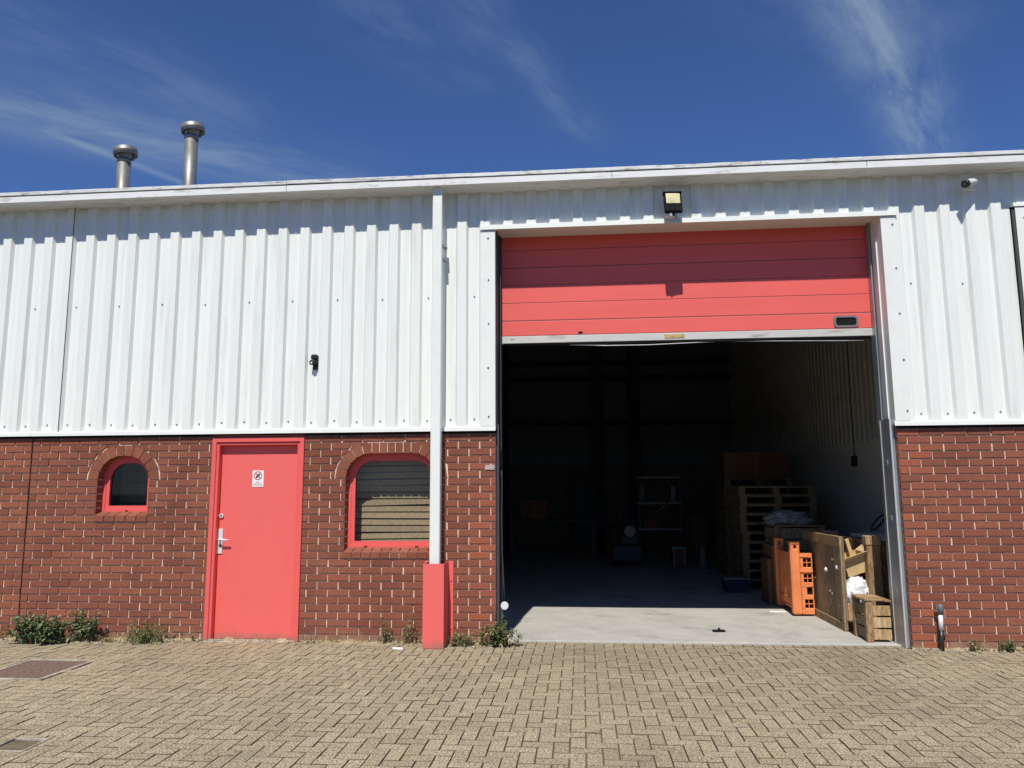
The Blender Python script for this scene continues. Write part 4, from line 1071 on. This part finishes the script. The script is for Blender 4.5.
for i, (za, zb) in enumerate(wins):
    mb.box(xa, xa + (.03 if i != 1 else .06), yw + .001, yw + .039, za, zb, 0); mb.box(xb - .012, xb - .001, yw + .001, yw + .039, za, zb, 0)
    if i != 1: mb.box(xa + .075, xa + .083, yw + .016, yw + .03, za, zb, 0); mb.box(xa + .031, xb - .013, yw + .017, yw + .029, (za + zb) / 2 - .004, (za + zb) / 2 + .004, 0)
mb.box(xa - .01, xb, yw - .012, yw - .0005, .52, .55, 0, .004); mb.box(xa - .005, xb - .04, yw - .010, yw - .0005, .70, .745, 0, .004)
mb.build('front_wall', [M['orange'], M['rubber_and_recess']], oc)
mb = MB(); xw = XA + .018
mb.box(xw + .035, xw + .04, YA + .0905, YB3 - .0905, .12, .72, 1)  # black backing paints the shaded inside between the side bars
for z in (.12, .66): mb.box(xw, xw + .034, YA + .0905, YB3 - .0905, z, z + .09, 0, .006)
y = YA + .12
while y < YB3 - .16: mb.box(xw + .004, xw + .03, y, y + .035, .211, .659, 0, .004); y += .07
for z in (.32, .43, .54): mb.box(xw + .008, xw + .026, YA + .091, YB3 - .091, z, z + .02, 0)
mb.build('side_wall', [M['orange'], M['rubber_and_recess']], oc)
mb = MB(); mb.box(XA + .06, XB, YA + .10, YB3 - .1, .06, .09, 0); mb.box(XB - .03, XB - .002, YA + .10, YB3 - .1, .091, .72, 0); mb.box(XA + .12, XB, YB3 - .06, YB3 - .03, .03, .72, 0)
mb.build('base', M['orange'], oc)

# pallets
def make_pallet(x0, y0, mats, label, group):
    t = thing('pallet', label, 'pallet', (x0, y0, 0), group)
    mb = MB()
    for k in range(7): mb.box(x0 + .0, x0 + 1.15, y0 + k * .155, y0 + k * .155 + .10, .118, .14, 0)
    mb.build('deck', mats, t)
    for k in range(3):
        mb = MB(); xx = x0 + (0, .525, 1.05)[k]
        mb.box(xx, xx + .10, y0, y0 + 1.03, .02, .1175, 0)
        mb.build('bearer', mats, t)
    mb = MB()
    for k in range(3): mb.box(x0, x0 + 1.15, y0 + (0, .46, .92)[k], y0 + (0, .46, .92)[k] + .10, 0, .0195, 0)
    mb.build('bottom_deck', mats, t)
    return t
ORD = ['topmost', 'second', 'third', 'fourth', 'fifth', 'sixth', 'seventh', 'eighth', 'ninth', 'tenth', 'eleventh', 'twelfth']
def stack(x0, y0, n, mats, where, group):
    for k in range(n):
        i = n - 1 - k
        lab = '%s wooden pallet %s' % (ORD[i] if i == 0 else (ORD[i] + ' from top' if i < n - 1 else 'bottom'), where)
        if k == 0: p0 = p = make_pallet(x0, y0, mats, lab, group)
        else: p = copy_tree(p0)
        p['label'] = lab; p['group'] = group
        p.location = (x0 + (rng.gauss(0, .012) if k else 0), y0 + (rng.gauss(0, .012) if k else 0), k * .1415 + .0065)
stack(2.44, 4.4, 11, M['pallet'], 'in the light stack behind the orange container', 'pallets in the front stack')
stack(2.50, 6.0, 12, M['pallet_old'], 'in the dim stack farther back', 'pallets in the back stack')
mb = MB(); mb.box(2.52, 3.64, 6.05, 6.95, 1.712, 2.17, 0, .006); mb.box(3.06, 3.09, 6.04, 6.96, 1.72, 2.176, 1)
tag(mb.build('carton', [M['brownbox'], M['tape']]), 'big brown carton on top of the back pallet stack', 'carton')
# boarded crate with cloths on it
k2 = thing('wooden_crate', 'dim boarded crate between the orange container and light pallet stack, cloths on top', 'crate', (3.05, 3.8, 0))
mb = MB()
for k in range(6): mb.box(2.72, 3.40, 3.50, 3.522, .03 + k * .158, .03 + k * .158 + .145, 0, .003)
for k in range(6): mb.box(2.72, 2.742, 3.523, 4.1, .03 + k * .158, .03 + k * .158 + .145, 0, .003)
mb.box(2.75, 3.39, 3.53, 4.1, .02, .96, 1)
mb.build('boarding', [M['wood'], M['bluebin']], k2)
for x in (2.715, 3.33):
    mb = MB(); mb.box(x, x + .08, 3.475, 3.499, .0, .985, 0, .003); mb.build('batten', M['wood'], k2)
mb = MB(); mb.box(2.70, 3.42, 3.47, 4.12, .986, 1.01, 0, .004); mb.build('lid', M['wood'], k2)
mb = MB(); mb.hexa([(2.12, 4.0, .006), (2.40, 4.0, .006), (2.40, 4.3, .006), (2.12, 4.3, .006)], [(2.08, 3.97, .20), (2.44, 3.97, .20), (2.44, 4.33, .20), (2.08, 4.33, .20)]); mb.box(2.07, 2.45, 3.96, 4.34, .201, .225, 1, .006)
tag(mb.build('tub', [M['tub'], M['shelf']]), 'small blue tub with pale lid on the floor before the light pallet stack', 'tub')
lump('cloth_bundle', M['cloth'], 'crumpled pale cloth heaped on the dim boarded crate', 'cloth', (2.98, 3.74, 1.085), (.27, .22, .10), .5, 2.2, 2.0, 5)
mb = MB(); mb.box(2.50, 2.56, 2.76, 3.3, .006, .78, 0, .004); mb.box(2.44, 2.495, 2.8, 3.2, .006, .60, 0, .004)
tag(mb.build('boards', M['brownbox']), 'brown boards leaning behind the orange container', 'boards')
mb = MB(); P = []
for k in range(21):
    a = 2 * math.pi * k / 20; P.append((3.62 + .075 * math.cos(a) * .9 + .05 * math.sin(a), 2.06, 1.10 + .035 * math.cos(a) + .085 * math.sin(a)))
mb.tube(P, .012, 8, 0, False); mb.tube([(3.57, 2.06, 1.02), (3.53, 2.05, .99), (3.50, 2.05, .93)], .007, 6, 1)
tag(mb.build('handle_loop', [M['black'], M['galv']]), 'black oval loop handle standing up behind the dark crate', 'handle')
mb = MB(); mb.tube([(4.23, 4.5, 4.6), (4.228, 4.5, 3.2), (4.228, 4.5, 2.0)], .006, 6); mb.box(4.19, 4.249, 4.43, 4.57, 1.86, 2.02, 0, .01)
tag(mb.build('pull_switch', M['black']), 'small black switch hanging on a cable before the whitewashed inner wall', 'switch')
# steel shelving deep inside
sh = thing('shelving', 'pale steel shelving with a diagonal brace deep inside the unit', 'shelving', (1.68, 9.2, 0))
mb = MB()
for x in (1.24, 2.10):
    for y in (9.0, 9.45): mb.box(x - .02, x + .02, y, y + .04, .006, 1.82, 0)
mb.build('upright', M['innersteel'], sh)
for z in (.67, 1.22, 1.77):
    mb = MB(); mb.box(1.20, 2.14, 8.98, 9.5, z, z + .035, 0); mb.build('shelf', M['shelf'], sh)
mb = MB(); mb.tube([(1.28, 8.97, .80), (2.10, 8.97, 1.45)], .016, 6); mb.build('brace', M['shelf'], sh)
mb = MB(); mb.tube([(1.30, 9.15, 1.256), (1.30, 9.15, 1.50), (1.30, 9.15, 1.60), (1.30, 9.15, 1.68)], [.09, .09, .05, .025], 14); tag(mb.build('bottle', M['shelf']), 'pale bottle standing on the middle shelf deep inside', 'bottle')
mb = MB(); mb.box(1.92, 2.02, 9.1, 9.2, 1.256, 1.6, 0, .01); tag(mb.build('carton', M['shelf']), 'narrow pale carton standing on the middle shelf', 'carton')
mb = MB(); mb.box(1.30, 1.62, 9.1, 9.4, .706, .90, 0, .006); tag(mb.build('carton', M['brownbox']), 'low brown carton on the bottom shelf deep inside', 'carton')
mb = MB(); mb.box(1.78, 2.06, 8.0, 8.3, .006, .37, 0, .01); mb.box(1.80, 1.83, 7.995, 8.0, .02, .36, 1); mb.box(2.01, 2.04, 7.995, 8.0, .02, .36, 1); mb.box(1.77, 2.07, 7.99, 8.31, .34, .40, 1, .01)
tag(mb.build('drum', [M['redbox'], M['shelf']]), 'dark red drum with pale ribs on the floor below the shelving', 'drum')
mb = MB(); mb.cyl((2.26, 7.2), .10, .025, .46, 16, 0, .035); mb.box(2.13, 2.39, 7.07, 7.33, .006, .026, 0, .005); mb.tube([(2.26, 7.2, .46), (2.26, 7.2, .47)], [.034, .02], 12, 0)
tag(mb.build('traffic_cone', M['shelf']), 'small pale traffic cone on the floor beside the dim pallets', 'cone')
mc = thing('floor_machine', 'dark blue machine with a pale knob standing deep inside', 'machine', (.9, 8, 0))
mb = MB(); mb.box(.58, 1.2, 7.9, 8.5, .12, .42, 0, .03); mb.box(.75, 1.15, 8.0, 8.4, .42, .62, 0, .04); mb.tube([(.9, 8.3, .6), (.88, 8.42, 1.3)], .03, 8); mb.build('body', M['machine'], mc)
mb = MB(); mb.tube([(.95, 7.94, .70), (.95, 7.90, .70)], [.13, .11], 14); mb.build('knob', M['shelf'], mc)
mb = MB()
for x in (.65, 1.12): mb.tube([(x - .03, 8.0, .08), (x + .03, 8.0, .08)], .075, 14)
mb.build('wheel', M['rubber_and_recess'], mc)
mb = MB(); mb.box(-.2, .45, 12.6, 13.2, .006, 1.9, 0, .01); mb.box(.118, .126, 12.596, 12.6, .05, 1.86, 1)
tag(mb.build('cabinet', [M['innersteel'], M['rubber_and_recess']]), 'dim steel cabinet against the far back wall', 'cabinet')
for (x0, x1, y, z0, z1, lab) in ((.55, 1.0, 11.6, .006, .62, 'dim low carton on the floor before the far cabinet'), (-1.35, -.75, 9.1, .901, 1.32, 'dim carton standing on the far workbench'), (2.3, 2.9, 10.4, .006, .95, 'dim tall carton on the floor behind the steel shelving')):
    mb = MB(); mb.box(x0, x1, y, y + .5, z0, z1, 0, .006); mb.box((x0 + x1) / 2 - .025, (x0 + x1) / 2 + .025, y - .002, y, z0 + .004, z1 - .004, 1); tag(mb.build('carton', [M['brownbox'], M['tape']]), lab, 'carton')
bn = thing('workbench', 'dark workbench along the far left inside the unit', 'workbench', (-.6, 9, 0))
mb = MB(); mb.box(-1.6, .3, 9, 9.7, .85, .9, 0, .005); mb.build('top', M['innersteel'], bn)
for x in (-1.55, .2):
    for y in (9.03, 9.6):
        mb = MB(); mb.box(x, x + .07, y, y + .07, .006, .85, 0); mb.build('leg', M['innersteel'], bn)
